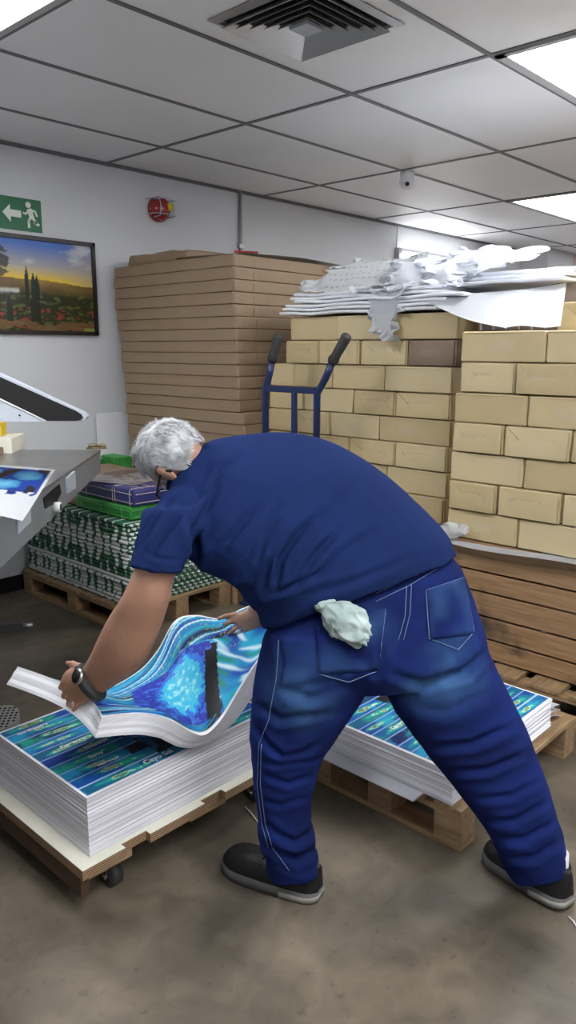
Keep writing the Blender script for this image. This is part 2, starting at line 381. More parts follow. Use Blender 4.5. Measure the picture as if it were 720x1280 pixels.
# alarm: red beacon in wire cage
t = thing('fire_alarm', 'round red fire alarm with yellow label behind a white wire cage', 'alarm', (3.53, YW, 2.515))
bm = bmesh.new(); tube(bm, [(0, 0, 0), (0, -.03, 0)], .085, 24); obj('base', bm, M['red'], t, True)
bm = bmesh.new(); ellipsoid(bm, Vector((0, -.035, 0)), Vector((.08, 0, 0)), Vector((0, .06, 0)), Vector((0, 0, .08))); obj('dome', bm, M['red'], t, True)
obj('label_plate', B(.02, .062, -.102, -.075, -.01, .035), M['yellow'], t)
bm = bmesh.new()
for xx in (-.055, .055): tube(bm, [(xx, 0, .06), (xx, -.10, .055), (xx, -.115, 0), (xx, -.10, -.055), (xx, 0, -.06)], .0035, 6)
for zz in (.06, -.04): tube(bm, [(-.10, 0, zz), (-.09, -.09, zz), (0, -.118, zz), (.09, -.09, zz), (.10, 0, zz)], .0035, 6)
obj('wire_cage', bm, M['silver'], t)

# framed landscape picture
PX0, PX1, PZ0, PZ1 = 1.75, 2.985, 1.64, 2.235
t = thing('framed_picture', 'framed sunset landscape picture in a thin black frame on white wall', 'picture', ((PX0+PX1)/2, YW, (PZ0+PZ1)/2))
w2, h2 = (PX1-PX0)/2, (PZ1-PZ0)/2
bm = bmesh.new()
for (a, b_, c, d) in ((-w2, w2, h2-.025, h2), (-w2, w2, -h2, -h2+.025), (-w2, -w2+.022, -h2, h2), (w2-.022, w2, -h2, h2)): box(bm, a, b_, -.03, 0, c, d)
obj('frame', bm, M['darkframe'], t)
def lerp3(a, b_, k): return tuple(a[i]*(1-k)+b_[i]*k for i in range(3))
def land(co):
    u = (co.x+w2)/(2*w2); v = (co.z+h2)/(2*h2)
    n1 = noise.fractal(Vector((u*5, v*5, 2)), 1, 2, 5); n2 = noise.fractal(Vector((u*16, v*22, 9)), 1, 2, 5)
    hor = .58 - .10*max(0, (u-.45)) + .015*n1
    if v > hor:
        k = (v-hor)/(1-hor)
        yel = (.80, .55, .03) if u > .4 else (.40, .34, .16)
        col = lerp3(yel, (.38, .36, .34), min(1, k*3.2)) if k < .3 else lerp3((.38, .36, .34), (.06, .16, .52), min(1, (k-.3)*2.0))
        if u > .82: col = lerp3(col, (.42, .34, .26), min(1, (u-.82)*4)*.8)
        if n1 > .25 and k > .35: col = lerp3(col, (.45, .48, .52), min(1, (n1-.25)*3))
    else:
        k = v/hor
        far = lerp3((.16, .10, .03), (.30, .19, .05), max(0, n1+.4)) if u > .45 else (.04, .10, .12)
        near = (.025, .03, .012)
        col = lerp3(near, far, max(0, min(1, (k-.72)*4)))
        if n2 > .18 and k < .8: col = lerp3(col, (.10, .12, .03), min(1, (n2-.18)*4))
        if n2 < -.2 and k < .5: col = lerp3(col, (.25, .05, .03), min(1, (-n2-.2)*4))
        if k < .25 and n1 > 0: col = lerp3(col, (.22, .12, .05), .6)
        if u > .92 and k < .14: col = (.25, .30, .06)
    for (tx, th, tw) in ((.60, .70, .010), (.635, .64, .014), (.655, .62, .012), (.50, .40, .018), (.63, .42, .018), (.655, .40, .012)):
        base = .36 if th > .5 else .13
        if base < v < th and abs(u-tx) < tw*min(1, (th-v)/.1): col = (.012, .022, .012)
    d = math.hypot((u-.435)*2.1, v-.74)
    if d < .16+.05*n2: col = lerp3(col, (.02, .018, .01), .9 if n2 > -.25 else .2)
    return col
bm = bmesh.new(); grid_faces(bm, lambda a, b_: Vector((-w2+.02+a*(2*w2-.04), -.012, -h2+.02+b_*(2*h2-.04))), 230, 120)
o = obj('print', bm, attr_mat('picture_print', .3, .3), t); color_attr(o.data, land)

# white panel leaning low on the wall and metal clip
t = thing('leaning_board', 'plain white board leaning on the wall beside the brown pack stack', 'board', (2.98, YW-.03, 0))
obj('sheet', B(-.05, .45, -.02, .0, 0, 1.12), M['white'], t)

# ------------------------------------------------------------------ tall stack of flat kraft packs
ordn = ['topmost', 'second', 'third', 'fourth', 'fifth', 'sixth', 'seventh', 'eighth', 'ninth', 'tenth', 'eleventh', 'twelfth', 'thirteenth',
        'fourteenth', 'fifteenth', 'sixteenth', 'seventeenth', 'eighteenth', 'nineteenth', 'twentieth', 'twenty-first', 'twenty-second',
        'twenty-third', 'twenty-fourth', 'twenty-fifth', 'twenty-sixth', 'twenty-seventh', 'twenty-eighth']
def pallet(name, label, x0, x1, y0, y1, h=.15, along='y', cat='pallet', nboards=7, blocks=3):
    t = thing(name, label, cat, ((x0+x1)/2, (y0+y1)/2, 0), 0, 'wooden pallets')
    w, d = (x1-x0)/2, (y1-y0)/2
    mb, mx = (M['pallet_y'], M['pallet_x'])
    # top boards run along x, stringers along y (at x ends)
    n = nboards; bw = 2*d/(n*1.25)
    for i in range(n):
        c = -d+bw/2+i*(2*d-bw)/(n-1); obj('deck_board', B(-w, w, c-bw/2, c+bw/2, h-.018, h, bev=.002), mx, t)
    for i in range(blocks):
        xx = -w+.05+i*(2*w-.1)/(blocks-1)
        obj('stringer', B(xx-.045, xx+.045, -d, d, h-.036, h-.018), mb, t)
        obj('bottom_board', B(xx-.045, xx+.045, -d, d, 0, .018), mb, t)
        for j in range(3):
            yy = -d+.05+j*(2*d-.1)/2; obj('block', B(xx-.045, xx+.045, yy-.05, yy+.05, .018, h-.036, bev=.003), mb, t)
    return t
pallet('pallet', 'wooden pallet under the tall stack of flat brown packs', 3.08, 3.95, 3.3, 4.45, .15)
def flat_pack_bm(sx, sy, sz, seed):
    bm = soft_box(sx, sy, sz, .006, .0035, seed, (6, 10, 1))
    x0, y0 = -sx/2, -sy/2; z = sz/2
    # folded end on -y face: envelope flaps near both ends
    for s in (1, -1):
        e = -s*sx/2
        flap(bm, [(e+s*.006, y0-.001, .006), (e+s*.075, y0-.001, z), (e+s*.006, y0-.001, sz-.006)], (0, -1, 0), .006)
    flap(bm, [(x0+.16, y0-.001, .012), (x0+.20, y0-.001, .012), (x0+.20, y0-.001, sz-.02), (x0+.16, y0-.001, sz-.014)], (0, -1, 0), .002)
    flap(bm, [(x0-.001, y0+.02, sz-.012), (x0-.001, -y0-.02, sz-.012), (x0-.001, -y0-.02, sz-.002), (x0-.001, y0+.02, sz-.002)], (-1, 0, 0), .002)
    return bm
ztop = 2.088; lh = (ztop-.15)/28
for k in range(28):
    f = max(0, (k-3)/14)
    yl = 4.50-.13*min(1.6, f); yr = 3.325-.012*min(k, 8)/4 if k < 13 else 3.235
    yl += random.uniform(-.008, .008); yr += random.uniform(-.008, .008)
    xj = random.uniform(-.006, .006) - (.012 if k >= 13 else 0)
    o = obj('flat_pack', flat_pack_bm(.84, yl-yr, lh-.002, k), M['kraft'])
    o.location = (3.1+xj+.42, (yl+yr)/2, ztop-(k+1)*lh); o.rotation_euler[2] = random.uniform(-.006, .006)
    lab = 'flat brown kraft-wrapped pack, %s from the top of the tall stack by the wall' % ordn[k] if k else 'flat brown kraft-wrapped pack, topmost full pack under the crumpled wrapper'
    tag(o, lab, 'wrapped pack', 'flat brown packs in the tall stack')
# odd wrapped bundle, grey slip sheet, red rod and rolled wrap on top
bm = soft_box(.5, .62, .07, .02, .03, 5, (6, 8, 3)); o = obj('wrapped_bundle', bm, M['kraft'], None, True)
o.location = (3.42, 4.12, ztop+.002); tag(o, 'lumpy brown paper bundle lying on top of the tall pack stack', 'wrapped pack')
bm = bmesh.new(); g = grid_faces(bm, lambda a, b_: Vector((-.36+a*.9, -.36+b_*.62, .004+.012*math.sin(a*3+b_*2)**2)), 14, 10)
r = bmesh.ops.solidify(bm, geom=bm.faces[:], thickness=.004)
o = obj('slip_sheet', bm, M['greyp'], None, True); o.location = (3.52, 3.66, ztop+.004); tag(o, 'grey cardboard slip sheet lying over the top brown pack', 'cardboard sheet')
o = obj('red_rod', T([(3.12, 3.33, ztop+.012), (3.35, 3.38, ztop+.03)], .006, 8), M['red']); tag(o, 'thin red rod sticking out over the tall pack stack', 'rod')
bm = bmesh.new(); tube(bm, [(-.3, 0, 0), (-.15, .01, .004), (.05, 0, 0), (.3, 0, 0)], [.032, .036, .033, .034], 14); o = obj('printed_roll', bm, M['brownp'], None, True)
o.location = (4.0, 3.80, ztop+.052); o.rotation_euler[2] = .1; tag(o, 'dark printed wrapping roll behind the brown stack corner', 'paper roll')

# ------------------------------------------------------------------ tan parcels
def parcel(y0, y1, x0, depth, z0, h, kind, m, seed, label, group):
    """front face is -x at x0. kind 'side' = plain long face, 'end' = folded envelope end"""
    sy = y1-y0; sx = depth
    t = thing('paper_parcel', label, 'wrapped parcel', (x0+sx/2, (y0+y1)/2, z0), random.uniform(-.008, .008), group)
    bm = soft_box(sx, sy-.006, h-.003, .009, .005, seed, (5, 8, 3))
    xf = -sx/2-.0012; a = sy/2-.012; hh = h-.008; rr = random.Random(seed)
    if kind == 'end':
        q = .24*sy+rr.uniform(-.02, .02); mz = h*rr.uniform(.42, .55)
        flap(bm, [(xf, -a, .006), (xf, -a+q, mz), (xf, -a, hh)], (-1, 0, 0), .007)
        flap(bm, [(xf, a, .006), (xf, a, hh), (xf, a-q, mz)], (-1, 0, 0), .007)
        flap(bm, [(xf-.003, -a, .005), (xf-.003, a, .005), (xf-.003, a-q, mz+.012), (xf-.003, -a+q, mz+.012)], (-1, 0, 0), .006)
    else:
        flap(bm, [(xf, -a, hh-.004), (xf, -a, hh), (xf, a, hh), (xf, a, hh-.004)], (-1, 0, 0), .0015)
    # folded triangle on the -y end
    yf = -sy/2+.003-.001; ax = sx/2-.012
    flap(bm, [(-ax, yf, .006), (-ax+.07, yf, h*.5), (-ax, yf, hh)], (0, -1, 0), .004)
    o = obj('wrapping', bm, m, t, True)
    mod = o.modifiers.new('n', 'WEIGHTED_NORMAL')
    if kind == 'end' or rr.random() < .25:
        bm = bmesh.new(); c = rr.uniform(-.04, .04); w = rr.uniform(.04, .07)
        nn = 7
        def P(u, v): return Vector((xf-.008-.004*noise.noise(Vector((u*9, v*9, seed*5.1))), c-w+2*w*u, h*(.32+.34*v)+.006*noise.noise(Vector((u*5, seed, 1)))))
        grid_faces(bm, P, 12, nn); obj('tape', bm, M['clear'], t, False)
    return t
YC = lambda px, x: at(px, 500, x=x).y
numw = ['first', 'second', 'third', 'fourth', 'fifth', 'sixth']
def row(px_edges, kinds, x0, z0, h, stackname, rowname, depth, mats, seed, group):
    n = len(kinds)
    for i in range(n):
        y1, y0 = px_edges[i], px_edges[i+1]
        nm = ('only parcel' if n == 1 else '%s parcel from the left' % numw[i])
        extra = ' brown' if mats[i] is M['brownp'] else ' tan'
        lab = '%s %s in the %s of %s' % (extra.strip(), nm, rowname, stackname)
        parcel(y0, y1, x0+random.uniform(-.008, .008), depth, z0, h, kinds[i], mats[i], seed+i, lab, group)
tn = [M['tan'], M['tan2'], M['tan3']]
# right stack: x=3.05, on crate top .70, rows of .133 from 1.635 down
XR = 3.05; hR = (1.637-.706)/7
rws = [[582, 674, 735], [573, 642, 719, 790], [562, 650, 728], [561, 627, 706, 780], [557, 643, 730], [554, 617, 690, 770], [552, 638, 724]]
yR = 1.80
base_edges = [(1.80, 1.405, 1.02, .70), (1.80, 1.53, 1.245, .965, .70), (1.815, 1.462, 1.11, .72), (1.815, 1.56, 1.265, .97, .71), (1.82, 1.465, 1.10, .71), (1.82, 1.575, 1.285, 1.0, .72), (1.825, 1.47, 1.11, .71)]
rn = ['top row', 'second row', 'third row', 'fourth row', 'fifth row', 'sixth row', 'seventh row', 'eighth row', 'ninth row']
for k in range(7):
    e = base_edges[k]; n = len(e)-1
    e = tuple(v+.0 for v in e)
    row(list(e), (['side'] if k % 2 == 0 else ['end'])*n, XR, 1.637-(k+1)*hR, hR, 'the right stack', rn[k], .5, [tn[(k+i) % 3] for i in range(n)], 100+k*10, 'tan parcels in the right stack')
# left stack: x=3.3
XL = 3.3; hL = .131; zt = 1.737
LE = [[3.073, 2.715, 2.37, 1.965], [3.10, 2.84, 2.555, 2.255, 1.975], [3.231, 3.03, 2.744, 2.385, 1.98], [3.235, 2.96, 2.60, 2.32, 1.985],
      [3.235, 3.00, 2.76, 2.42, 1.985], [3.235, 2.90, 2.62, 2.31, 1.99], [3.235, 2.96, 2.70, 2.36, 1.99], [3.235, 2.87, 2.52, 2.25, 1.99], [3.235, 2.93, 2.6, 2.3, 1.99]]
LK = [['side']*3, ['end', 'end', 'end', 'end'], ['side']*4, ['side', 'side', 'end', 'end'], ['end', 'end', 'side', 'side'], ['side', 'side', 'end', 'end'],
      ['side']*4, ['side', 'side', 'end', 'end'], ['side']*4]
for k in range(9):
    n = len(LE[k])-1; ms = [tn[(k*2+i) % 3] for i in range(n)]
    if k == 1: ms[3] = M['brownp']
    row(LE[k], LK[k], XL, zt-(k+1)*hL, hL, 'the left stack', rn[k], .6, ms, 300+k*10, 'tan parcels in the left stack')
# parcels on top further back at the right edge
def single(x0, dx, y0, y1, z0, h, m, lab, seed):
    parcel(y0, y1, x0, dx, z0, h, 'end', m, seed, lab, 'parcels set back on the right')
single(3.34, .4, 1.08, 1.497, 1.637, .128, M['tan'], 'tan parcel set back on the right stack beside the draped white sheet', 801)
single(3.52, .4, 1.2, 1.60, 1.768, .098, M['greyp'], 'greyish brown plastic-taped parcel on top of the set-back tan parcel', 802)
# dark brown film-wrapped pack in the gap between the stacks
t = thing('film_wrapped_pack', 'dark brown pack in shiny plastic film between the two parcel stacks', 'wrapped pack', (3.62, 1.70, 1.64))
obj('wrapping', soft_box(.44, .44, .10, .01, .006, 77, (5, 8, 3)), M['brownp'], t, True)
bm = bmesh.new()
for i in range(7):
    yy = -.2+i*.065
    flap(bm, [(-.224, yy, .01), (-.224, yy+.012, .01), (-.224, yy+.02, .085), (-.224, yy+.014, .09)], (-1, 0, 0), .002)
obj('film', bm, M['plastic'], t)

# crates under the stacks
def crate(label, x0, x1, y0, y1, z0, z1, n=5):
    t = thing('slatted_crate', label, 'wooden crate', (x0, (y0+y1)/2, z0), 0, 'slatted wooden crates')
    d = (y1-y0)/2; w = x1-x0; h = z1-z0; zz = 0; rr = random.Random(3)
    hs = [.155, .105, .125, .115, .105][:n]; sc = h/sum(hs)
    z = h
    for i in range(n):
        hh = hs[i]*sc
        bm = bmesh.new(); box(bm, 0, .022, -d, d, z-hh+.009, z-.001, bev=.003); obj('slat', bm, M['crate'], t)
        bm = bmesh.new(); box(bm, w-.022, w, -d, d, z-hh+.009, z-.001, bev=.003); obj('slat', bm, M['crate'], t)
        z -= hh
    for s in (-1, 1):
        obj('end_board', B(.022, w-.022, s*d-(.02 if s > 0 else 0), s*d+(.02 if s < 0 else 0), .005, h-.002), M['crate'], t)
        for xx in (.03, w-.08): obj('corner_post', B(xx, xx+.05, s*(d-.06)-.025, s*(d-.06)+.025, 0, h-.004), M['pallet_y'], t)
    obj('lid_board', B(.022, w-.022, -d+.02, d-.02, h-.02, h-.001), M['crate'], t)
    return t
crate('long slatted wooden crate with dark stains under the right parcel stack', 3.05, 3.95, .62, 1.89, .15, .702)
pallet('pallet', 'wooden pallet under the stained slatted crate', 2.95, 3.9, .60, 1.93, .148)
crate('slatted wooden crate hidden behind the man under the left parcel stack', 3.3, 3.92, 1.99, 3.24, .15, zt-9*hL-.001)
pallet('pallet', 'wooden pallet under the left parcel stack', 3.29, 3.93, 1.985, 3.26, .148)
# paper sheet under the right parcels, overhanging
def sheet(name, P, nu, nv, m, label, cat, th=.0015, group=None, smooth=True):
    bm = bmesh.new(); grid_faces(bm, P, nu, nv); bmesh.ops.solidify(bm, geom=bm.faces[:], thickness=th)
    o = obj(name, bm, m, None, smooth)
    return tag(o, label, cat, group)
sheet('liner_sheet', lambda a, b_: Vector((3.05-.075*(.35+.65*abs(math.sin(b_*2.4+.3)))*(1-a)+a*.12, 1.93-b_*1.1, .7042-.022*(1-a)*(.5+.5*math.sin(b_*7)) if a < .8 else .7040)), 8, 40, M['white2'],
      'white liner sheet sticking out between the crate and right parcel stack', 'paper sheet')
bm = bmesh.new(); ellipsoid(bm, Vector((0, 0, 0)), Vector((.02, 0, 0)), Vector((0, .085, -.018)), Vector((0, .01, .035)), 24, 16)
for v in bm.verts: v.co += noise.noise_vector(v.co*30)*.018
o = obj('plastic_scrap', bm, M['plastic'], None, False); o.location = (3.005, 1.765, .745); tag(o, 'crumpled clear plastic scrap hanging at the lowest row of the right parcels', 'plastic scrap')

# ------------------------------------------------------------------ waste paper on the left stack
rr = random.Random(11)
WL = ['lowest flattened wad of white wrapping paper on the left parcel stack', 'second flattened paper wad up on the left parcel stack',
      'third flattened paper wad up on the left parcel stack', 'fourth flattened paper wad up on the left parcel stack', 'fifth flattened paper wad up on the left parcel stack',
      'highest flattened paper wad directly under the crumpled sheets']
for i in range(6):
    y1 = 3.12-.05*i*rr.uniform(.4, 1); y0 = 2.05+rr.uniform(-.1, .1)-.02*i; x0 = 3.245+rr.uniform(-.012, .02)
    bm = soft_box(.58, y1-y0, .0165, .0075, .010, 500+i, (6, 18, 2))
    for v in bm.verts:
        k = (v.co.y+(y1-y0)/2)/(y1-y0); v.co.z += .0035*math.sin(k*14)+.0015
    o = obj('paper_wad', bm, M['white2'], None, True); o.location = (x0+.29, (y0+y1)/2, zt+.006+i*.0195); tag(o, WL[i], 'waste paper', 'flattened paper wads')
for i in range(3):
    bm = soft_box(.5, .62, .018, .007, .014, 520+i, (6, 12, 2)); o = obj('paper_wad', bm, M['white2'], None, True)
    o.location = (3.62+.02*i, 1.80-.02*i, 1.858+i*.021); tag(o, ['lowest flat white wad jutting out right above the draped sheet', 'middle flat white wad jutting out right above the draped sheet', 'top flat white wad jutting out right above the draped sheet'][i], 'waste paper', 'flat wads on the right of the heap')
def lace_mat():
    m = bpy.data.materials.new('printed_tissue'); m.use_nodes = True; N = m.node_tree.nodes; L = m.node_tree.links
    b = N['Principled BSDF']; co = N.new('ShaderNodeTexCoord'); v = N.new('ShaderNodeTexVoronoi'); v.inputs['Scale'].default_value = 26
    v.inputs['Randomness'].default_value = .1; L.new(co.outputs['Object'], v.inputs[0])
    r = N.new('ShaderNodeValToRGB'); r.color_ramp.elements[0].position = .22; r.color_ramp.elements[0].color = (.50, .56, .58, 1)
    r.color_ramp.elements[1].position = .34; r.color_ramp.elements[1].color = (.80, .82, .84, 1); L.new(v.outputs['Distance'], r.inputs[0])
    L.new(r.outputs[0], b.inputs['Base Color']); b.inputs['Roughness'].default_value = .5; return m
M['tissue'] = lace_mat()
def crumple(name, corners, nu, nv, amp, seed, m, label, freq=5.0):
    c00, c10, c01, c11 = [Vector(c) for c in corners]; s = Vector((seed*2.1, seed*.7, seed*1.9))
    def P(a, b_):
        p = (c00*(1-a)+c10*a)*(1-b_)+(c01*(1-a)+c11*a)*b_
        n1 = noise.noise_vector(p*freq+s); n2 = noise.noise_vector(p*freq*2.7+s)
        rd = 1-abs(noise.noise(p*freq*1.3+s))*2
        e = min(a, 1-a, b_, 1-b_)
        jag = noise.noise_vector(Vector((a*9+seed, b_*9, 3)))*.09*max(0, 1-e*8)
        return p+Vector((n1.x*.5, n1.y*.5, n1.z))*amp+n2*amp*.45+Vector((0, 0, rd*amp*.5))+Vector((jag.x, jag.y, jag.z*.3))
    return sheet(name, P, nu, nv, m, label, 'waste paper', .0015, None, False)
zt2 = zt+.115
crumple('printed_tissue_sheet', [(3.25, 3.03, zt2+.008), (3.25, 2.38, zt2+.012), (3.52, 2.80, zt2+.19), (3.58, 2.30, zt2+.19)], 34, 26, .016, 1, M['tissue'], 'white tissue sheet with faint printed motif on the left of paper heap', 4)
crumple('crumpled_sheet', [(3.24, 2.60, zt2-.02), (3.26, 2.02, zt2+.0), (3.50, 2.55, zt2+.12), (3.58, 1.95, zt2+.11)], 44, 36, .036, 2, M['white2'], 'crumpled white paper sheet in the middle of the heap on parcels')
crumple('crumpled_sheet', [(3.36, 2.22, zt2+.05), (3.34, 1.72, zt2+.06), (3.62, 2.15, zt2+.21), (3.70, 1.72, zt2+.17)], 44, 36, .042, 6, M['white2'], 'highest crumpled white sheet with ragged tips on the paper heap', 4)
crumple('crumpled_sheet', [(3.28, 2.42, zt2+.01), (3.30, 1.98, zt2+.01), (3.40, 2.42, zt2+.13), (3.46, 1.90, zt2+.12)], 30, 24, .035, 21, M['white2'], 'small crumpled white sheet bunched at the front of the heap')
crumple('torn_sheet', [(3.258, 2.52, zt2), (3.246, 2.24, zt2+.01), (3.240, 2.42, zt-.10), (3.240, 2.32, zt-.13)], 16, 16, .012, 9, M['white2'], 'torn white sheet hanging down over the front of left parcel stack', 7)
# big sheet draping down to the right stack
def P(a, b_):
    A = Vector((3.25, 2.12, zt+.05)); Bq = Vector((3.42, 1.50, zt+.115)); Cq = Vector((3.07, 1.60, 1.648)); Dq = Vector((3.12, 1.38, 1.655))
    p = (A*(1-b_)+Bq*b_)*(1-a)+(Cq*(1-b_)+Dq*b_)*a
    return p+Vector((0, 0, -.02*math.sin(a*PI)*(1-b_)+.006*math.sin(b_*6)))
sheet('draped_sheet', P, 20, 20, M['white2'], 'smooth white sheet draped from the heap down onto the right stack', 'paper sheet')

# ------------------------------------------------------------------ hand truck
t = thing('hand_truck', 'dark blue steel hand truck with black grips before the left parcels', 'hand truck', (3.0, 2.78, 0))
for s, gy in ((1, .10), (-1, -.36)):
    yb = .19 if s > 0 else -.185
    obj('upright', T([(.0, yb, .14), (0, yb, 1.33), (0, yb+(gy-yb)*.35, 1.42), (0, gy-(gy-yb)*.45, 1.49)], .019, 14), M['navy'], t, True)
    a = Vector((0, gy-(gy-yb)*.45, 1.49)); b_ = Vector((0, gy, 1.60)); d = (b_-a).normalized()
    bm = bmesh.new(); tube(bm, [a, a+d*.02, a+d*.04, b_+d*.02, b_+d*.03], [.025, .03, .024, .027, .022], 14); obj('grip', bm, M['rubber'], t, True)
for z in (1.345, .75, .35): obj('crossbar', B(-.014, .014, -.18, .185, z-.016, z+.016, bev=.003), M['navy'], t)
obj('centre_bar', B(-.01, .01, -.04, -.012, .35, 1.34, bev=.002), M['navy'], t)
obj('toe_plate', B(-.20, .01, -.22, .22, .012, .022), M['navy'], t)
for s in (-1, 1):
    bm = bmesh.new(); tube(bm, [(.06, s*.20-.02, .1), (.06, s*.20+.02, .1)], .1, 24); w = obj('wheel', bm, M['rubber'], t, True)
    bm = bmesh.new(); tube(bm, [(.06, s*.20-.022, .1), (.06, s*.20+.022, .1)], .04, 16); obj('hub', bm, M['alu'], w, True)
obj('axle', T([(.06, -.19, .1), (.06, .19, .1)], .012, 10), M['alu'], t)
for s in (-1, 1): obj('axle_bracket', B(-.0, .07, s*.155-.006, s*.155+.006, .07, .2), M['navy'], t)

# blue post dolly with green pack seen beneath the shirt
t = thing('upright_dolly', 'low blue steel dolly frame beside the green print pallet', 'dolly', (3.06, 3.135, 0))
obj('post', B(-.012, .012, .055, .08, .05, .42, bev=.003), M['navy'], t); obj('post', B(-.012, .012, -.08, -.055, .05, .42, bev=.003), M['navy'], t)
obj('base_plate', B(-.03, .1, -.09, .09, .035, .05), M['navy'], t)
for yy in (-.07, .07):
    bm = bmesh.new(); tube(bm, [(.03, yy-.012, .0175), (.03, yy+.012, .0175)], .0175, 14); obj('roller', bm, M['rubber'], t, True)
t = thing('green_pack', 'bright green wrapped pack standing on the low blue dolly', 'wrapped pack', (3.115, 3.135, .051))
obj('wrapping', soft_box(.06, .17, .33, .008, .003, 3), M['greenpack'], t, True)

# ------------------------------------------------------------------ green and white printed packets on pallet
pallet('pallet', 'wooden pallet carrying the green and white printed packets', 2.30, 3.07, 3.34, 4.50, .15)
def pattern_mat():
    m = bpy.data.materials.new('green_white_edge_print'); m.use_nodes = True; N = m.node_tree.nodes; L = m.node_tree.links
    b = N['Principled BSDF']; b.inputs['Roughness'].default_value = .6
    g = N.new('ShaderNodeNewGeometry'); sp = N.new('ShaderNodeSeparateXYZ'); L.new(g.outputs['Position'], sp.inputs[0])
    def mth(op, a, b_=None, c=None):
        n = N.new('ShaderNodeMath'); n.operation = op
        for i, q in enumerate((a, b_, c)):
            if q is None: continue
            if isinstance(q, (int, float)): n.inputs[i].default_value = q
            else: L.new(q, n.inputs[i])
        return n.outputs[0]
    X, Y, Z = sp.outputs
    # -x face: mirrored triangles and diamonds
    u = mth('PINGPONG', Y, .17); v = mth('PINGPONG', Z, .24)
    cb = N.new('ShaderNodeCombineXYZ'); L.new(mth('MULTIPLY', u, 11), cb.inputs[0]); L.new(mth('MULTIPLY', v, 7), cb.inputs[1]); 
    vo = N.new('ShaderNodeTexVoronoi'); vo.inputs['Scale'].default_value = 2.3; vo.distance = 'MANHATTAN'; L.new(cb.outputs[0], vo.inputs[0])
    nz = N.new('ShaderNodeTexNoise'); nz.inputs['Scale'].default_value = 2.6; nz.inputs['Detail'].default_value = 1; L.new(cb.outputs[0], nz.inputs[0])
    tri = mth('ABSOLUTE', mth('SUBTRACT', mth('MODULO', mth('ADD', mth('MULTIPLY', u, 17), mth('MULTIPLY', v, 9)), 1), .5))
    s1 = mth('ADD', mth('MULTIPLY', vo.outputs['Distance'], .55), mth('MULTIPLY', tri, 1.0))
    s1 = mth('ADD', s1, mth('MULTIPLY', nz.outputs[0], .9))
    ta = mth('ABSOLUTE', mth('SUBTRACT', mth('FRACT', mth('MULTIPLY', u, 11.5)), .5)); tb = mth('FRACT', mth('MULTIPLY', v, 6.2))
    s2 = mth('ADD', mth('MULTIPLY', ta, 2.0), mth('MULTIPLY', mth('SUBTRACT', nz.outputs[0], .5), 1.9))
    A = mth('GREATER_THAN', mth('ADD', s2, mth('MULTIPLY', mth('SUBTRACT', tri, .25), .9)), mth('ADD', mth('MULTIPLY', tb, .75), .12))
    # -y face: rows of little triangles
    zz = mth('MODULO', mth('MULTIPLY', Z, 40), 1); xx = mth('MODULO', mth('ADD', mth('MULTIPLY', X, 24), mth('MULTIPLY', mth('FLOOR', mth('MULTIPLY', Z, 40)), .5)), 1)
    Bt = mth('GREATER_THAN', mth('ADD', xx, mth('MULTIPLY', zz, .8)), .95)
    ns = N.new('ShaderNodeSeparateXYZ'); L.new(g.outputs['True Normal'], ns.inputs[0])
    side = mth('GREATER_THAN', mth('ABSOLUTE', ns.outputs[1]), .6)
    f = mth('ADD', mth('MULTIPLY', side, Bt), mth('MULTIPLY', mth('SUBTRACT', 1, side), A))
    mx = N.new('ShaderNodeMix'); mx.data_type = 'RGBA'; L.new(f, mx.inputs[0])
    mx.inputs[6].default_value = (.012, .10, .055, 1); mx.inputs[7].default_value = (.60, .64, .62, 1); L.new(mx.outputs[2], b.inputs['Base Color'])
    return m
M['gw'] = pattern_mat()
nL = 20; gh = .475/nL; z = .15
gwm = None
for k in range(nL):
    if k < 3 or gwm is None:
        bm = soft_box(.715, 1.13, gh-.0018, .0095, .0035, 40+k, (8, 14, 1)); o = obj('printed_packet', bm, M['gw'], None, True)
        if gwm is None: gwm = []
        gwm.append(o)
    else:
        o = gwm[k % 3].copy(); C.objects.link(o)
    tag(o, 'green and white patterned printed packet in the %s layer counted from the pallet' % (['lowest']+ordn[1:])[k], 'printed packet', 'green and white printed packets')
    o.location = (2.335+.36+random.uniform(-.004, .004), 3.36+.565+random.uniform(-.005, .005), z); o.rotation_euler[2] = random.choice((0, PI))+random.uniform(-.004, .004)
    z += gh
ZG = z
def pack(name, lab, x0, x1, y0, y1, z0, h, m, seed, lines=None, lm=None, rz=0, cat='wrapped pack'):
    t = thing(name, lab, cat, ((x0+x1)/2, (y0+y1)/2, z0), rz)
    obj('wrapping', soft_box(x1-x0, y1-y0, h, .012, .004, seed, (6, 8, 2)), m, t, True)
    if lines:
        bm = bmesh.new(); w, d = (x1-x0)/2, (y1-y0)/2
        for q in lines:
            k = -d+2*d*q
            tube(bm, [(-w-.001, k, .004), (-w-.002, k, h-.012), (-w+.012, k, h+.001), (w-.012, k, h+.001)], .0022, 6)
        for q in (.2, .72):
            tube(bm, [(-w-.003, -d+.012, h*q), (-w-.003, d-.012, h*q)], .0022, 6); tube(bm, [(-w+.012, -d-.003, h*q), (w-.012, -d-.003, h*q)], .0022, 6)
        for q in (.12, .25, .42, .6, .8):
            tube(bm, [(-w+2*w*q, -d+.01, h+.001), (-w+2*w*q, d-.01, h+.001)], .0022, 6)
        obj('stripe', bm, lm, t)
    return t
pack('green_kraft_pack', 'green and kraft wrapped pack lying directly on the green printed packets', 2.40, 3.05, 3.42, 3.98, ZG, .075, M['greenpack'], 61, (.15, .5, .85), mat('green_light', (.10, .42, .12), .5))
pack('kraft_pack', 'brown kraft pack end beside the green pack near the machine', 2.42, 3.0, 3.995, 4.30, ZG, .08, M['kraft'], 62)
pack('navy_pack', 'navy blue wrapped pack with thin gold lines under the brochures', 2.42, 3.0, 3.40, 4.0, ZG+.077, .095, M['navypack'], 63, (.06, .3, .34, .8), M['goldline'], -.02)
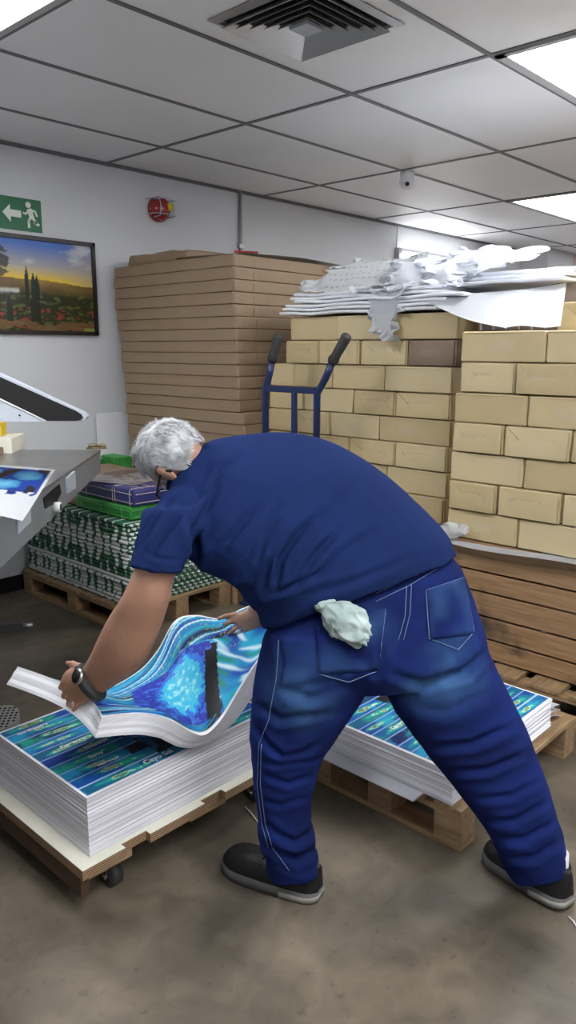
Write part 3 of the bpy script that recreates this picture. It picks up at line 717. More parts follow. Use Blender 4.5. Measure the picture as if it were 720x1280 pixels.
pack('green_back_pack', 'green wrapped pack lying far back against the wall', 2.94, 3.06, 4.31, 4.52, ZG, .21, M['greenpack'], 64, (.2, .6), mat('green_light_line', (.10, .42, .12), .5))
pack('green_low_pack', 'low green wrapped pack behind the kraft pack by the wall', 2.42, 2.90, 4.41, 4.53, ZG, .20, M['greenpack'], 66, (.3, .7), mat('green_light_line2', (.10, .42, .12), .5))
pack('kraft_back_pack', 'brown kraft pack stacked behind the navy pack', 2.62, 2.93, 4.05, 4.4, ZG+.082, .085, M['kraft'], 65)
# brochure print
ZB = ZG+.077+.095+.003
def broch(co):
    u, v = co.x/.5, co.y/.42; n = noise.noise(Vector((u*8, v*3, 1)))
    if abs(u) > .95 or abs(v) > .95: return (.8, .8, .8)
    if v > .25+.3*n: return (.30, .20, .17) if u > -.2 else (.6, .55, .55)
    if n > .15: return (.32, .25, .22)
    return (.66, .64, .65)
bm = bmesh.new(); grid_faces(bm, lambda a, b_: Vector((-.25+.5*a, -.21+.42*b_, .004*math.sin(a*4)*b_)), 50, 40)
bmesh.ops.solidify(bm, geom=bm.faces[:], thickness=.004)
o = obj('brochure', bm, attr_mat('brochure_print', .3)); color_attr(o.data, lambda c: broch(Vector((c.x*2, c.y*2, 0)))); o.location = (2.66, 3.78, ZB+.006); o.rotation_euler[2] = .35
tag(o, 'white and brown printed brochure sheets on top of the navy pack', 'printed sheet')

# ------------------------------------------------------------------ cutting machine (left edge)
ZT = 1.0
A = at(126, 562, z=ZT); dirn = (at(55, 610, z=ZT)-A); dirn.z = 0; dirn.normalize(); side = Vector((dirn.y, -dirn.x, 0))
if side.dot(at(0, 560, z=ZT)-A) < 0: side = -side
t = thing('paper_cutter', 'large stainless and grey paper cutting machine at the left edge', 'machine', (A.x, A.y, 0))
o0 = Vector((A.x, A.y, 0))
def W(s, q, z): return A*1-o0*1 + dirn*s + side*q + Vector((0, 0, z-ZT)) + Vector((0, 0, 0))
bm = bmesh.new(); prism(bm, [W(0, 0, ZT), W(3.0, 0, ZT), W(3.0, 1.3, ZT), W(0, 1.3, ZT)], (0, 0, -.012)); obj('table_top', bm, M['steel'], t)
def onplane(px, py):
    d = FW + RT*(px-360)/F_PX - UP*(py-640)/F_PX; n = side; tt = n.dot(A-CAM)/n.dot(d); return CAM+d*tt-o0
b1, b2 = onplane(126, 589), onplane(2, 709)
bm = bmesh.new(); prism(bm, [W(0.002, 0.003, ZT-.012), W(3, .003, ZT-.012), (b2+(b2-b1)*.9), b2, b1], side*1.28); obj('side_panel', bm, M['panel'], t)
bm = bmesh.new(); prism(bm, [W(2.0, .5, ZT-.1), W(2.9, .5, ZT-.1), W(2.9, 1.2, ZT-.1), W(2.0, 1.2, ZT-.1)], (0, 0, -ZT+.1)); obj('pedestal', bm, M['panel'], t)
def onp(px, py, out=.006): return onplane(px, py)-side*out
def plate(name, pts, m, out=.006):
    bm = bmesh.new(); prism(bm, [onp(*p, 0.0) for p in pts], -side*out); return obj(name, bm, m, t)
plate('switch_box', [(81, 598), (91, 589), (92, 610), (82, 617)], M['silver'], .012)
plate('recess_plate', [(54, 622), (74, 605), (76, 616), (70, 628), (56, 636)], M['black'], .003)
plate('label_plate', [(20, 640), (36, 626), (37, 652), (21, 668)], M['silver'], .006)
bm = bmesh.new(); c = onp(67, 634, 0); tube(bm, [c, c-side*.03], [.022, .022], 20); obj('handwheel_tube', bm, M['signwhite'], t, True)
bm = bmesh.new(); tube(bm, [c-side*.03, c-side*.031], [.015, .015], 20); obj('tube_hole', bm, M['black'], t, True)
# upper knife housing: wedge with black front
Dh = 3.15; P0 = at(0, 527, Dh)
def hp(px, py, dd=0): return at(px, py, Dh)+_r*0+Vector((_sy, _cy, 0))*dd-o0
body = [(-260, 342), (0, 468), (97, 513), (104, 516), (108, 521), (106, 525), (101, 527), (-260, 527)]
bm = bmesh.new(); prism(bm, [hp(*p) for p in body], Vector((_sy, _cy, 0))*.05); obj('knife_housing', bm, M['silver'], t)
bm = bmesh.new(); prism(bm, [hp(*p, -.003) for p in [(-255, 348), (0, 471), (96, 514), (102, 518), (104, 522), (101, 525), (96, 526), (57, 526), (0, 500), (-255, 382)]], Vector((_sy, _cy, 0))*.004); obj('black_cover', bm, M['black'], t)
bm = bmesh.new(); prism(bm, [hp(*p, -.004) for p in [(-255, 384), (0, 499.5), (57, 526), (59, 526), (0, 497.5), (-255, 381)]], Vector((_sy, _cy, 0))*.004); obj('trim_strip', bm, M['signwhite'], t)
bm = bmesh.new(); prism(bm, [hp(*p) for p in [(-420, 300), (-230, 340), (-230, 640), (-420, 640)]], Vector((_sy, _cy, 0))*.35); obj('column', bm, M['silver'], t)
bm = bmesh.new(); c = hp(25, 519, -.002); tube(bm, [c, c-Vector((_sy, _cy, 0))*.004], .004, 8); obj('screw', bm, M['black'], t)
# things on the table
pzz = at(20, 563, z=ZT)
def table_box(name, lab, cat, px, py, w, d, h, m, z=ZT+.001):
    # (px,py) is the front right bottom corner
    p = at(px, py, z=z); t2 = thing(name, lab, cat, (p.x, p.y, z), math.atan2(dirn.y, dirn.x))
    bm = soft_box(d, w, h, .004, .0005, 1, (2, 2, 2))
    sgn = 1 if side.dot(Vector((-dirn.y, dirn.x, 0))) > 0 else -1
    for v in bm.verts: v.co += Vector((d/2, sgn*w/2, 0))
    obj('body', bm, m, t2); return t2
tb = table_box('white_box', 'cream white block lying on the stainless machine table', 'box', 32, 560, .35, .25, .085, M['cream'])
o = obj('lid', B(-.01, .01, -.01, .01, 0, .001), M['cream'], tb) if False else None
p = at(10, 541, z=ZT+.088); yb = table_box('yellow_box', 'small yellow box on the cream block under the knife', 'box', 9, 543, .2, .1, .07, M['yellow'], ZT+.088)
o = table_box('brown_block', 'small brown block at the left edge of machine table', 'block', 5, 568, .2, .05, .04, M['kraft'])
bm = bmesh.new(); tube(bm, [(0, 0, .014), (.03, 0, .022), (.05, .01, .014)], .010, 10); tube(bm, [(.05, 0, .014), (.08, .0, .022), (.095, 0, .014)], .009, 10); box(bm, -.01, .1, -.012, .012, 0, .008)
o = obj('metal_clip', bm, M['bronze'], None, True); o.location = at(112, 560, z=ZT+.002); o.rotation_euler[2] = -.75; o.location.z = ZT+.001; o.location -= dirn*(-.03); tag(o, 'small bronze clip lying at the far corner of machine table', 'clip')

# printed map artwork ------------------------------------------------
def blue_art(u, v, seed=0.0, nb=10):
    """sea map sheet: u along the length, v across (0 near edge)"""
    n1 = noise.fractal(Vector((u*9+seed, v*5, seed)), 1, 2, 4); n2 = noise.fractal(Vector((u*30, v*22+seed, 3)), 1, 2, 4)
    if u < .012 or v < .018 or u > .988 or v > .982: return (.85, .86, .9)
    vv = v+.0*u; band = vv*nb; fb = band-math.floor(band); ib = int(band); edge = .36+.05*math.sin(ib*2.3)
    lim = edge if 1 <= ib else .97
    if u < lim or u > 1-lim*.8:
        if fb < .08: return (.42, .62, .86)
        if fb < .13: return (.02, .10, .45)
        cu = (.20+.05*math.sin(ib*1.9)) if u < .5 else .80; du = (u-cu)/.13; dv = (fb-.55)/.24+.7*du*math.sin(ib+.6)
        e = du*du+dv*dv+n1*.8+n2*.3
        base = [(.01, .06, .34), (.01, .12, .26), (.01, .10, .42), (.006, .025, .12), (.01, .12, .34)][(ib+int(seed)) % 5]
        base = lerp3(base, [(.02, .32, .60), (.02, .34, .26)][ib % 2], max(0, min(1, .12+n1*1.5)))
        if e < .16: return lerp3((.42, .36, .20), (.08, .26, .10), max(0, min(1, .5+n2*3)))
        if e < .32: return (.55, .75, .62)
        if e < 1.1: return lerp3((.04, .55, .36), base, (e-.3)/.8)
        return base
    dd = math.hypot((u-.58)*1.35, (v-.52)*.95)+n1*.05
    if dd < .27:
        c = lerp3((.015, .04, .34), (.02, .10, .55), max(0, min(1, .5+n2)))
        if n2 > .12 and u > .52: c = lerp3(c, (.15, .60, .80), min(1, (n2-.12)*6))
        return c
    if dd < .285: return (.15, .35, .65)
    c = (.008, .012, .02)
    if n1 > .2: c = (.02, .10, .25)
    return c
def swirl_art(u, v):
    if v < .03 or u < .012 or v > .985: return (.86, .87, .92)
    n0 = noise.noise(Vector((u*2.5, v*2.5, 1))); n2 = noise.fractal(Vector((u*26, v*20, 2)), 1, 2, 3)
    p, q = u-.46-.10*(v-.4), v-.40
    inside = abs(p)/.215 < 1 and abs(q)/.31 < 1 and (p/.215+q/.31) > -1.4
    if inside:
        k = math.hypot((p-.03)/.135, (q-.03)/.23)+n2*.35
        if p > .165+.03*n0 and q < .22: return (.01, .01, .014)
        if k < .95: 
            c = lerp3((.05, .50, .78), (.10, .62, .80), max(0, min(1, .5+n2*2)))
            return lerp3(c, (.40, .80, .88), .8) if n2 > .2 else c
        if k < 1.12: return (.03, .20, .70)
        c = (.025, .04, .36)
        if n2 > .18: c = (.05, .16, .62)
        return c
    if 0 <= p-.215 < .03 and q < .28: return (.01, .012, .016)
    if u > .69 or v > .72:
        s = (u*.9+v*.35)*15 if u > .69 and v < .72 else (v*1.1-u*.55)*17
    else: s = (v*1.0-u*.12)*16
    w = noise.noise(Vector((u*3.0, v*3.0, 4)))*1.5
    st = noise.noise(Vector((s+w*1.6, .9*(u-v)+w*.4, 7.7))); st2 = noise.noise(Vector((s*2.6+w*2, (u-v)*1.6, 1.1)))
    c = lerp3((.01, .07, .40), (.02, .40, .62), max(0, min(1, .5+st*1.9)))
    if st2 > .22: c = lerp3(c, (.62, .84, .92), min(1, (st2-.22)*5))
    elif st2 < -.30: c = lerp3(c, (.02, .28, .16), .85)
    elif st < -.38: c = (.012, .02, .05)
    if -.03 < st2 < .0 and v > .5: c = lerp3(c, (.50, .48, .10), .7)
    return c
M['art'] = attr_mat('printed_sheet_art', .55, 0)
# sheet on machine table
P1, P2, P3, P4 = at(69, 587, z=ZT+.004), at(28, 651, z=ZT+.004), at(-60, 632, z=ZT+.004), at(-40, 578, z=ZT+.004)
bm = bmesh.new(); grid_faces(bm, lambda a, b_: (P1*(1-a)+P2*a)*(1-b_)+(P4*(1-a)+P3*a)*b_+Vector((0, 0, .0015*math.sin(a*6+b_*4))), 60, 70)
bmesh.ops.solidify(bm, geom=bm.faces[:], thickness=.0015)
o = obj('printed_sheet', bm, M['art'])
at_ = o.data.color_attributes.new('art', 'FLOAT_COLOR', 'POINT')
EA = (P2-P1); EB = (P4-P1)
for i, v in enumerate(o.data.vertices):
    q = v.co-P1; a = q.dot(EA)/EA.length_squared; b_ = q.dot(EB)/EB.length_squared
    det = EA.x*EB.y-EA.y*EB.x; a = (q.x*EB.y-q.y*EB.x)/det; b_ = (EA.x*q.y-EA.y*q.x)/det
    n = noise.noise(Vector((a*4, b_*5, 3))); n2 = noise.noise(Vector((a*13, b_*13, 5)))
    if a > .62 or b_ < .03 or a < .05: c = (.85, .88, .92)
    elif a > .55 and b_ < .5: c = (.85, .88, .92) if n2 < .1 else (.02, .05, .3)
    else:
        c = (.02, .08, .45)
        for (ca, cb, ra, rb) in ((.22, .22, .10, .16), (.42, .42, .10, .20), (.2, .62, .12, .1)):
            e = ((a-ca)/ra)**2+((b_-cb)/rb)**2+n2*.4
            if e < 1: c = lerp3((.20, .62, .85), (.03, .25, .65), e)
        if n > .28: c = (.04, .03, .03)
    at_.data[i].color = (*c, 1)
tag(o, 'blue and white printed sheet lying over the machine table edge', 'printed sheet')

# machine foot bar and pedal on the floor
t = thing('floor_bar', 'grey steel bar lying low at the left edge of floor', 'metal bar', at(30, 788, z=0))
base = at(30, 788, z=0); d2 = (at(-60, 795, z=0)-base); d2.z = 0; d2.normalize()
bm = bmesh.new(); n_ = Vector((-d2.y, d2.x, 0))
prism(bm, [n_*-.02, n_*.02, n_*.02+Vector((0, 0, .05)), n_*-.02+Vector((0, 0, .05))], d2*.6); obj('bar', bm, mat('bar_grey', (.10, .10, .11), .4, metal=.4), t)
bm = bmesh.new(); tube(bm, [Vector((0, 0, .028))+d2*.01, Vector((0, 0, .028))-d2*.05], .014, 12); obj('bolt', bm, M['alu'], t, True)
t = thing('foot_pedal', 'perforated grey metal foot pedal on the floor at left', 'pedal', at(4, 905, z=0), .9)
bm = bmesh.new(); tube(bm, [(-.03, 0, .0), (-.03, 0, .045)], .115, 32); 
for v in bm.verts: v.co.y *= .62
obj('tread_plate', bm, M['alu'], t)
bm = bmesh.new()
for i in range(-4, 4):
    for j in range(-3, 4):
        x, y = -.03+i*.024+.012, j*.019
        if (x+.03)**2+(y/.62)**2 < .105**2: tube(bm, [(x, y, .0445), (x, y, .047)], .0055, 8)
obj('perforations', bm, M['black'], t)

# ------------------------------------------------------------------ cart with print stack
CX0, CX1, CY0, CY1, CZ = .955, 1.83, 1.648, 2.36, .16
t = thing('plywood_dolly', 'low plywood dolly on casters with notched edge and cream board top', 'dolly', ((CX0+CX1)/2, (CY0+CY1)/2, 0))
w, d = (CX1-CX0)/2, (CY1-CY0)/2
def notched(z0, z1, ins=0):
    pts = [(-w, -d)]
    for (a, b_) in ((.16, .26), (.50, .60), (.80, .88)):
        xa, xb = -w+2*w*a, -w+2*w*b_
        pts += [(xa, -d), (xa, -d+.022), (xb, -d+.022), (xb, -d)]
    pts += [(w, -d), (w, d), (-w, d)]
    bm = bmesh.new(); prism(bm, [(p[0], p[1], z0) for p in pts], (0, 0, z1-z0)); return bm
obj('plywood_deck', notched(CZ-.03, CZ-.002), M['ply'], t)
bm = notched(CZ-.002, CZ); obj('cream_board', bm, M['cream'], t)
obj('side_plank', B(-w+.004, -w+.03, -d+.02, d-.02, CZ-.095, CZ-.03), M['darkwood'], t)
for a, b_ in ((.0, .2), (.45, .62), (.82, 1.0)):
    obj('cross_plank', B(-w+2*w*a+.03*(a == 0), -w+2*w*b_, -d+.02, d-.02, CZ-.055, CZ-.0305), M['pallet_y'], t)
for sx in (-1, 1):
    for sy in (-1, 1):
        cx, cy = sx*(w-.14), sy*(d-.08)
        q = obj('caster', B(cx-.03, cx+.03, cy-.03, cy+.03, CZ-.062, CZ-.0555), M['alu'], t)
        bm = bmesh.new(); box(bm, cx-.022, cx-.019, cy-.012, cy+.022, .035, CZ-.062); box(bm, cx+.019, cx+.022, cy-.012, cy+.022, .035, CZ-.062); obj('fork', bm, M['chrome'], q)
        bm = bmesh.new(); tube(bm, [(cx-.017, cy, .038), (cx+.017, cy, .038)], .038, 24); obj('wheel', bm, M['rubber'], q, True)
        bm = bmesh.new(); tube(bm, [(cx-.027, cy, .038), (cx+.027, cy, .038)], .010, 12); obj('axle', bm, M['chrome'], q, True)

def sheet_stack(name, label, x0, x1, y0, y1, z0, h, seed, fan=.004, texts=()):
    t = thing(name, label, 'paper stack', ((x0+x1)/2, (y0+y1)/2, z0)); w, d = (x1-x0)/2, (y1-y0)/2
    bm = bmesh.new(); nz_ = 34; per = []
    nx, ny = 22, 16
    loop = [(-w+2*w*i/nx, -d) for i in range(nx)]+[(w, -d+2*d*i/ny) for i in range(ny)]+[(w-2*w*i/nx, d) for i in range(nx)]+[(-w, d-2*d*i/ny) for i in range(ny)]
    R = []
    for k in range(nz_+1):
        ox = noise.noise(Vector((k*.9, seed, 0)))*fan; oy = noise.noise(Vector((k*.9, seed, 7)))*fan
        R.append([bm.verts.new((x+ox, y+oy, h*k/nz_)) for x, y in loop])
    for k in range(nz_):
        for i in range(len(loop)): bm.faces.new((R[k][i], R[k][(i+1) % len(loop)], R[k+1][(i+1) % len(loop)], R[k+1][i]))
    bm.faces.new(R[0][::-1]); bm.faces.new(R[-1])
    obj('sheets', bm, M['edges'], t)
    bm = bmesh.new(); grid_faces(bm, lambda a, b_: Vector((-w+2*w*a, -d+2*d*b_, h+.001)), 230, 150)
    o = obj('top_print', bm, M['art'], t); color_attr(o.data, lambda c: blue_art((c.x+w)/(2*w), (c.y+d)/(2*d), seed))
    for (s, a, b_, sz) in texts:
        cu = bpy.data.curves.new('t', 'FONT'); cu.body = s; cu.size = sz; cu.offset = .0009; to = bpy.data.objects.new('t', cu); C.objects.link(to)
        bpy.context.view_layer.update()
        me = bpy.data.meshes.new_from_object(to.evaluated_get(bpy.context.evaluated_depsgraph_get())); bpy.data.objects.remove(to)
        q = link('caption', me, M['white'], t); q.location = (-w+2*w*a, -d+2*d*b_, h+.0018)
    return t
CAPS = [('Cayo Sal', .30, .045, .030), ('Sarky', .17, .33, .022), ('Carenero', .13, .55, .022), ('Francisquí', .20, .44, .020), ('Noronquí', .16, .22, .018), ('Dos Mosquises', .06, .88, .017)]
sheet_stack('printed_map_stack', 'tall stack of blue sea map sheets lying on the plywood dolly', 1.0, 1.72, 1.682, 2.205, CZ+.001, .183, 1.0, .004, CAPS)
# right stack on pallet
pallet('pallet', 'wooden pallet under the blue map sheets at the right', 1.925, 2.80, 1.05, 1.68, .145, nboards=5)
sheet_stack('printed_map_stack', 'blue sea map sheet stack on the pallet behind the rear leg', 1.925, 2.63, 1.085, 1.62, .151, .118, 4.0, .012, CAPS[:4])
o = obj('slip_board', B(1.868, 2.6, 1.19, 1.66, .1455, .1505), M['white']); tag(o, 'white slip sheet jutting out beneath the right map stack', 'paper sheet')
for i, (dx, dz, rz, lab) in enumerate(((.04, .271, .05, 'topmost'), (.055, .20, .09, 'middle'), (.05, .175, .12, 'lowest'))):
    pass
for i, (dx, dz, rz) in enumerate(((.035, .235, .03), (.065, .212, .06), (.085, .190, .09))):
    P = lambda a, b_, dx=dx, dz=dz, rz=rz: Vector((2.60+(.06+dx)*a, 1.075+rz*.2+.5*b_-.1*rz*a, dz-.012*a*a*(1+i)))
    sheet('loose_sheets', P, 8, 8, M['white2'], 'loose white sheet edges sagging from the right map stack end, %s' % ['upper', 'middle', 'lower'][i], 'paper sheet', .006, 'sagging sheet edges')

# lifted curved pile
near = [(127, 897), (158, 893), (187, 893), (214, 901), (240, 916), (258, 918), (278, 898), (298, 865), (316, 836), (345, 795)]
far = [(22, 833), (78, 852), (128, 862), (172, 840), (197, 813), (219, 776), (245, 769), (276, 773), (305, 760), (340, 748)]
NY, FY = 1.62, 2.0
Np = [at(*p, y=NY) for p in near]; Fp = [at(*p, y=FY) for p in far]
def catmull(P, t):
    n = len(P)-1; x = t*n; i = min(int(x), n-1); f = x-i; p0, p1, p2, p3 = P[max(i-1, 0)], P[i], P[i+1], P[min(i+2, n)]
    return .5*((2*p1)+(p2-p0)*f+(2*p0-5*p1+4*p2-p3)*f*f+(3*p1-p0-3*p2+p3)*f**3)
nu, nv = 150, 100; TH = .055
t = thing('lifted_sheet_pile', 'curving thick pile of blue map sheets being lifted by the man', 'paper stack', (1.2, 1.85, .5)); to_ = Vector((1.2, 1.85, .5))
def SP(a, b_): return catmull(Np, a)*(1-b_)+catmull(Fp, a)*b_-to_+Vector((.05, -.02, -.01))*math.sin(b_*PI)*max(0, 1-a*4)
def nrm(a, b_):
    e = 1e-3; du = SP(min(1, a+e), b_)-SP(max(0, a-e), b_); dv = SP(a, 1)-SP(a, 0); n = du.cross(dv); n.normalize(); return n if n.z > 0 else -n
bm = bmesh.new(); grid_faces(bm, lambda a, b_: SP(a, b_)+nrm(a, b_)*.0012, nu, nv); me_o = obj('top_print', bm, M['art'], t, True)
a_ = me_o.data.color_attributes.new('art', 'FLOAT_COLOR', 'POINT')
for i in range(nu):
    for j in range(nv): a_.data[i*nv+j].color = (*swirl_art(i/(nu-1), j/(nv-1)), 1)
bm = bmesh.new(); n2u, n2v, nl = 60, 12, 6
L_ = [[[bm.verts.new(SP(i/(n2u-1), j/(n2v-1))-nrm(i/(n2u-1), j/(n2v-1))*TH*(k/nl)+Vector((.0015*math.sin(k*2.1)-.006*k/nl, .001*math.sin(k*3.3), 0))) for k in range(nl+1)] for j in range(n2v)] for i in range(n2u)]
for i in range(n2u-1):
    for j in range(n2v-1):
        for k in (0, nl): bm.faces.new((L_[i][j][k], L_[i+1][j][k], L_[i+1][j+1][k], L_[i][j+1][k])).material_index = int(k == nl)
    for k in range(nl):
        for j in (0, n2v-1): bm.faces.new((L_[i][j][k], L_[i+1][j][k], L_[i+1][j][k+1], L_[i][j][k+1]))
for j in range(n2v-1):
    for k in range(nl):
        for i in (0, n2u-1): bm.faces.new((L_[i][j][k], L_[i][j+1][k], L_[i][j+1][k+1], L_[i][j][k+1]))
obj('sheets', bm, [mat('sheet_edges_plain', (.86, .88, .94), .7, noise_amt=.08, noise_scale=6, stretch=(1, 1, 30)), mat('underside_print', (.02, .10, .30), .4, color2=(.02, .25, .30), noise_scale=9)], t)

# scraps on the floor
for i, (p, q, lab) in enumerate((((306, 1008), (322, 1027), 'thin white strip of paper on the floor beside the front shoe'), ((711, 1146), (722, 1160), 'thin white paper strip on the floor by the rear shoe'))):
    a, b_ = at(*p, z=.003), at(*q, z=.003); o = obj('paper_strip', T([a, (a+b_)/2+Vector((0, 0, .004)), b_], .0022, 6), M['white']); tag(o, lab, 'paper scrap', 'paper scraps')
# ------------------------------------------------------------------ the man
PR = at(420, 1010, 2.0); PR.z = 0
man = thing('person', 'grey-haired man in navy polo shirt and blue jeans bending over the dolly lifting map sheets', 'person', PR)
def remesh(bm, voxel, smooth=2, adapt=None):
    bmesh.ops.recalc_face_normals(bm, faces=bm.faces)
    me = bpy.data.meshes.new('tmp'); bm.to_mesh(me); bm.free(); o = bpy.data.objects.new('tmp', me); C.objects.link(o)
    md = o.modifiers.new('r', 'REMESH'); md.mode = 'VOXEL'; md.voxel_size = voxel; md.use_smooth_shade = True
    if smooth:
        s = o.modifiers.new('s', 'SMOOTH'); s.factor = .5; s.iterations = smooth
    bpy.context.view_layer.update()
    r = bpy.data.meshes.new_from_object(o.evaluated_get(bpy.context.evaluated_depsgraph_get()))
    bpy.data.objects.remove(o); bpy.data.meshes.remove(me); return r
def displace(me, fn):
    ns = [v.normal.copy() for v in me.vertices]
    for v, n in zip(me.vertices, ns): v.co += n*fn(v.co, n)
    me.update()
def place(name, me, m, parent=man):
    me.name = name; o = bpy.data.objects.new(name, me); C.objects.link(o); me.materials.clear(); me.materials.append(m)
    me.transform(Matrix.Translation(-PR)); me.polygons.foreach_set('use_smooth', [True]*len(me.polygons)); o.parent = parent; return o
def sec(p1, p2, D1, D2, hb, e=2.2, n=32):
    """outline pixels p1,p2 at depths D1,D2; hb half depth"""
    a = at(*p1, D1); b_ = at(*p2, D2); c = (a+b_)/2; ax = (b_-a)/2
    nb = FW - ax*(FW.dot(ax)/ax.length_squared); nb.normalize()
    return ring(c, ax, nb*hb, n, e)
def body_loft(bm, secs, scale=1.0, fine=4):
    """interpolate rings with catmull for smooth shapes"""
    R = []
    for s in secs:
        c = sum(s, Vector())/len(s); R.append([c+(p-c)*scale for p in s])
    out = []
    n = len(R)-1
    for i in range(n):
        for q in range(fine):
            f = q/fine; a, b_, c_, d_ = R[max(i-1, 0)], R[i], R[i+1], R[min(i+2, n)]
            out.append([.5*((2*b_[k])+(c_[k]-a[k])*f+(2*a[k]-5*b_[k]+4*c_[k]-d_[k])*f*f+(3*b_[k]-a[k]-3*c_[k]+d_[k])*f**3) for k in range(len(b_))])
    out.append(R[-1]); loft(bm, out)
# --- section tables
TORSO = [sec((334, 781), (566, 694), 2.02, 2.16, .165), sec((322, 762), (552, 668), 2.00, 2.18, .180), sec((302, 738), (515, 632), 1.99, 2.20, .185),
         sec((277, 717), (463, 590), 1.97, 2.22, .175), sec((250, 700), (405, 558), 1.96, 2.24, .155), sec((228, 676), (350, 547), 1.97, 2.24, .13),
         sec((212, 645), (300, 550), 2.0, 2.20, .105), sec((212, 618), (264, 556), 2.02, 2.14, .082), sec((216, 606), (252, 562), 2.04, 2.12, .062)]
SLEEVE = [sec((262, 655), (262, 600), 2.02, 2.02, .07), sec((183, 632), (262, 640), 1.93, 1.97, .07), sec((174, 660), (246, 672), 1.90, 1.93, .068), sec((168, 688), (233, 697), 1.88, 1.90, .062), sec((164, 706), (226, 715), 1.87, 1.88, .060)]
RSLEEVE = [sec((300, 600), (360, 600), 2.27, 2.27, .07), sec((295, 655), (365, 655), 2.38, 2.38, .068), sec((302, 700), (362, 702), 2.49, 2.49, .062)]
ARM = [sec((196, 650), (246, 655), 1.93, 1.95, .05), sec((170, 707), (221, 713), 1.895, 1.905, .052), sec((153, 745), (211, 754), 1.905, 1.91, .052), sec((137, 770), (198, 792), 1.94, 1.94, .047), sec((123, 797), (180, 828), 1.98, 1.98, .045), sec((113, 819), (157, 848), 2.02, 2.02, .037), sec((104, 834), (136, 862), 2.06, 2.06, .028), sec((99, 838), (126, 868), 2.08, 2.08, .024)]
RARM = [sec((308, 640), (356, 640), 2.38, 2.38, .045), sec((318, 700), (362, 702), 2.52, 2.52, .045), sec((321, 735), (357, 745), 2.62, 2.62, .040), sec((315, 752), (343, 770), 2.66, 2.66, .030), sec((309, 760), (333, 779), 2.68, 2.68, .026)]
PELVIS = [sec((352, 765), (556, 690), 2.04, 2.16, .12), sec((335, 786), (574, 712), 2.03, 2.16, .155), sec((327, 812), (594, 768), 2.02, 2.17, .175), sec((330, 845), (606, 812), 2.02, 2.16, .16), sec((350, 868), (590, 850), 2.05, 2.12, .10)]
LEGL = [sec((333, 790), (455, 790), 2.03, 2.05, .13), sec((321, 825), (470, 830), 2.03, 2.05, .13), sec((315, 865), (453, 868), 2.04, 2.06, .118), sec((312, 905), (429, 908), 2.06, 2.08, .10),
        sec((313, 945), (405, 945), 2.09, 2.10, .085), sec((317, 985), (393, 985), 2.12, 2.12, .078), sec((322, 1025), (389, 1025), 2.155, 2.155, .076), sec((325, 1052), (394, 1052), 2.18, 2.18, .080), sec((338, 1096), (399, 1088), 2.21, 2.21, .078)]
LEGR = [sec((470, 800), (596, 768), 2.12, 2.16, .13), sec((474, 845), (610, 815), 2.11, 2.15, .13), sec((492, 885), (630, 858), 2.10, 2.14, .118), sec((520, 925), (650, 897), 2.11, 2.14, .105),
        sec((551, 965), (668, 938), 2.13, 2.15, .092), sec((583, 1005), (684, 980), 2.145, 2.155, .083), sec((608, 1040), (695, 1018), 2.165, 2.17, .079), sec((622, 1066), (702, 1046), 2.18, 2.185, .080), sec((640, 1100), (706, 1084), 2.20, 2.20, .074)]
# --- head frame
hc = at(221, 575, 2.06)
crown = (-RT*.90+UP*.36+FW*.10).normalized(); lat = (-FW*.72-UP*.60); lat = (lat-crown*lat.dot(crown)).normalized(); face = crown.cross(lat)
if face.dot(UP) > 0: face = -face
HM = Matrix(((lat.x, face.x, crown.x, hc.x), (lat.y, face.y, crown.y, hc.y), (lat.z, face.z, crown.z, hc.z), (0, 0, 0, 1)))
def hd(x, y, z): return HM @ Vector((x, y, z))
def blob(bm, c, rx, ry, rz): ellipsoid(bm, hd(*c), lat*rx, face*ry, crown*rz, 20, 14)
bm = bmesh.new()
blob(bm, (0, -.008, .018), .074, .092, .088); blob(bm, (0, .028, -.045), .058, .062, .068); blob(bm, (0, .062, -.088), .026, .022, .022)   # skull, jaw, chin
# nose
loft(bm, [ring(hd(0, .078, .012), lat*.009, crown*.009, 14), ring(hd(0, .094, -.010), lat*.011, crown*.011, 14), ring(hd(0, .106, -.026), lat*.015, crown*.011, 14), ring(hd(0, .092, -.036), lat*.013, crown*.006, 14)])
blob(bm, (.031, .078, .028), .020, .010, .006); blob(bm, (-.031, .078, .028), .020, .010, .006)      # brows
blob(bm, (0, .084, -.053), .024, .010, .005); blob(bm, (0, .082, -.063), .021, .010, .005)          # lips
blob(bm, (.045, .06, -.02), .018, .018, .016); blob(bm, (-.045, .06, -.02), .018, .018, .016)
for s in (1, -1):   # ears
    blob(bm, (s*.077, -.004, -.006), .007, .017, .031); blob(bm, (s*.084, -.010, .006), .005, .012, .020)
# neck
loft(bm, [ring(hd(0, .0, -.03), lat*.050, face*.052, 28), ring(hd(-.008, .004, -.09), lat*.044, face*.044, 28), ring(at(276, 612, 2.10), lat*.042, face*.042, 28)])
# torso core, arms, legs core
body_loft(bm, TORSO, .86); body_loft(bm, ARM); body_loft(bm, RARM); body_loft(bm, PELVIS, .86)
body_loft(bm, LEGL[:-1], .70); body_loft(bm, LEGR[:-1], .70)
for q, s, off in ((LEGL[-1], (374, 1090), 2.215), (LEGR[-1], (688, 1094), 2.20)):
    c = sum(q, Vector())/len(q); e = at(*s, off); loft(bm, [ring(c, RT*.040, FW*.040, 20), ring(e, RT*.033, FW*.033, 20)])
def finger(bm, pts, r):
    P_ = [Vector(p) for p in pts]; tube(bm, P_, [r*1.1]+[r*(1-.10*i) for i in range(1, len(P_))], 12)
    ellipsoid(bm, P_[-1], Vector((r*.8, 0, 0)), Vector((0, r*.8, 0)), Vector((0, 0, r*.8)), 12, 8)
    for p in P_[1:-1]: ellipsoid(bm, p, Vector((r*1.04, 0, 0)), Vector((0, r*1.04, 0)), Vector((0, 0, r*1.04)), 12, 8)
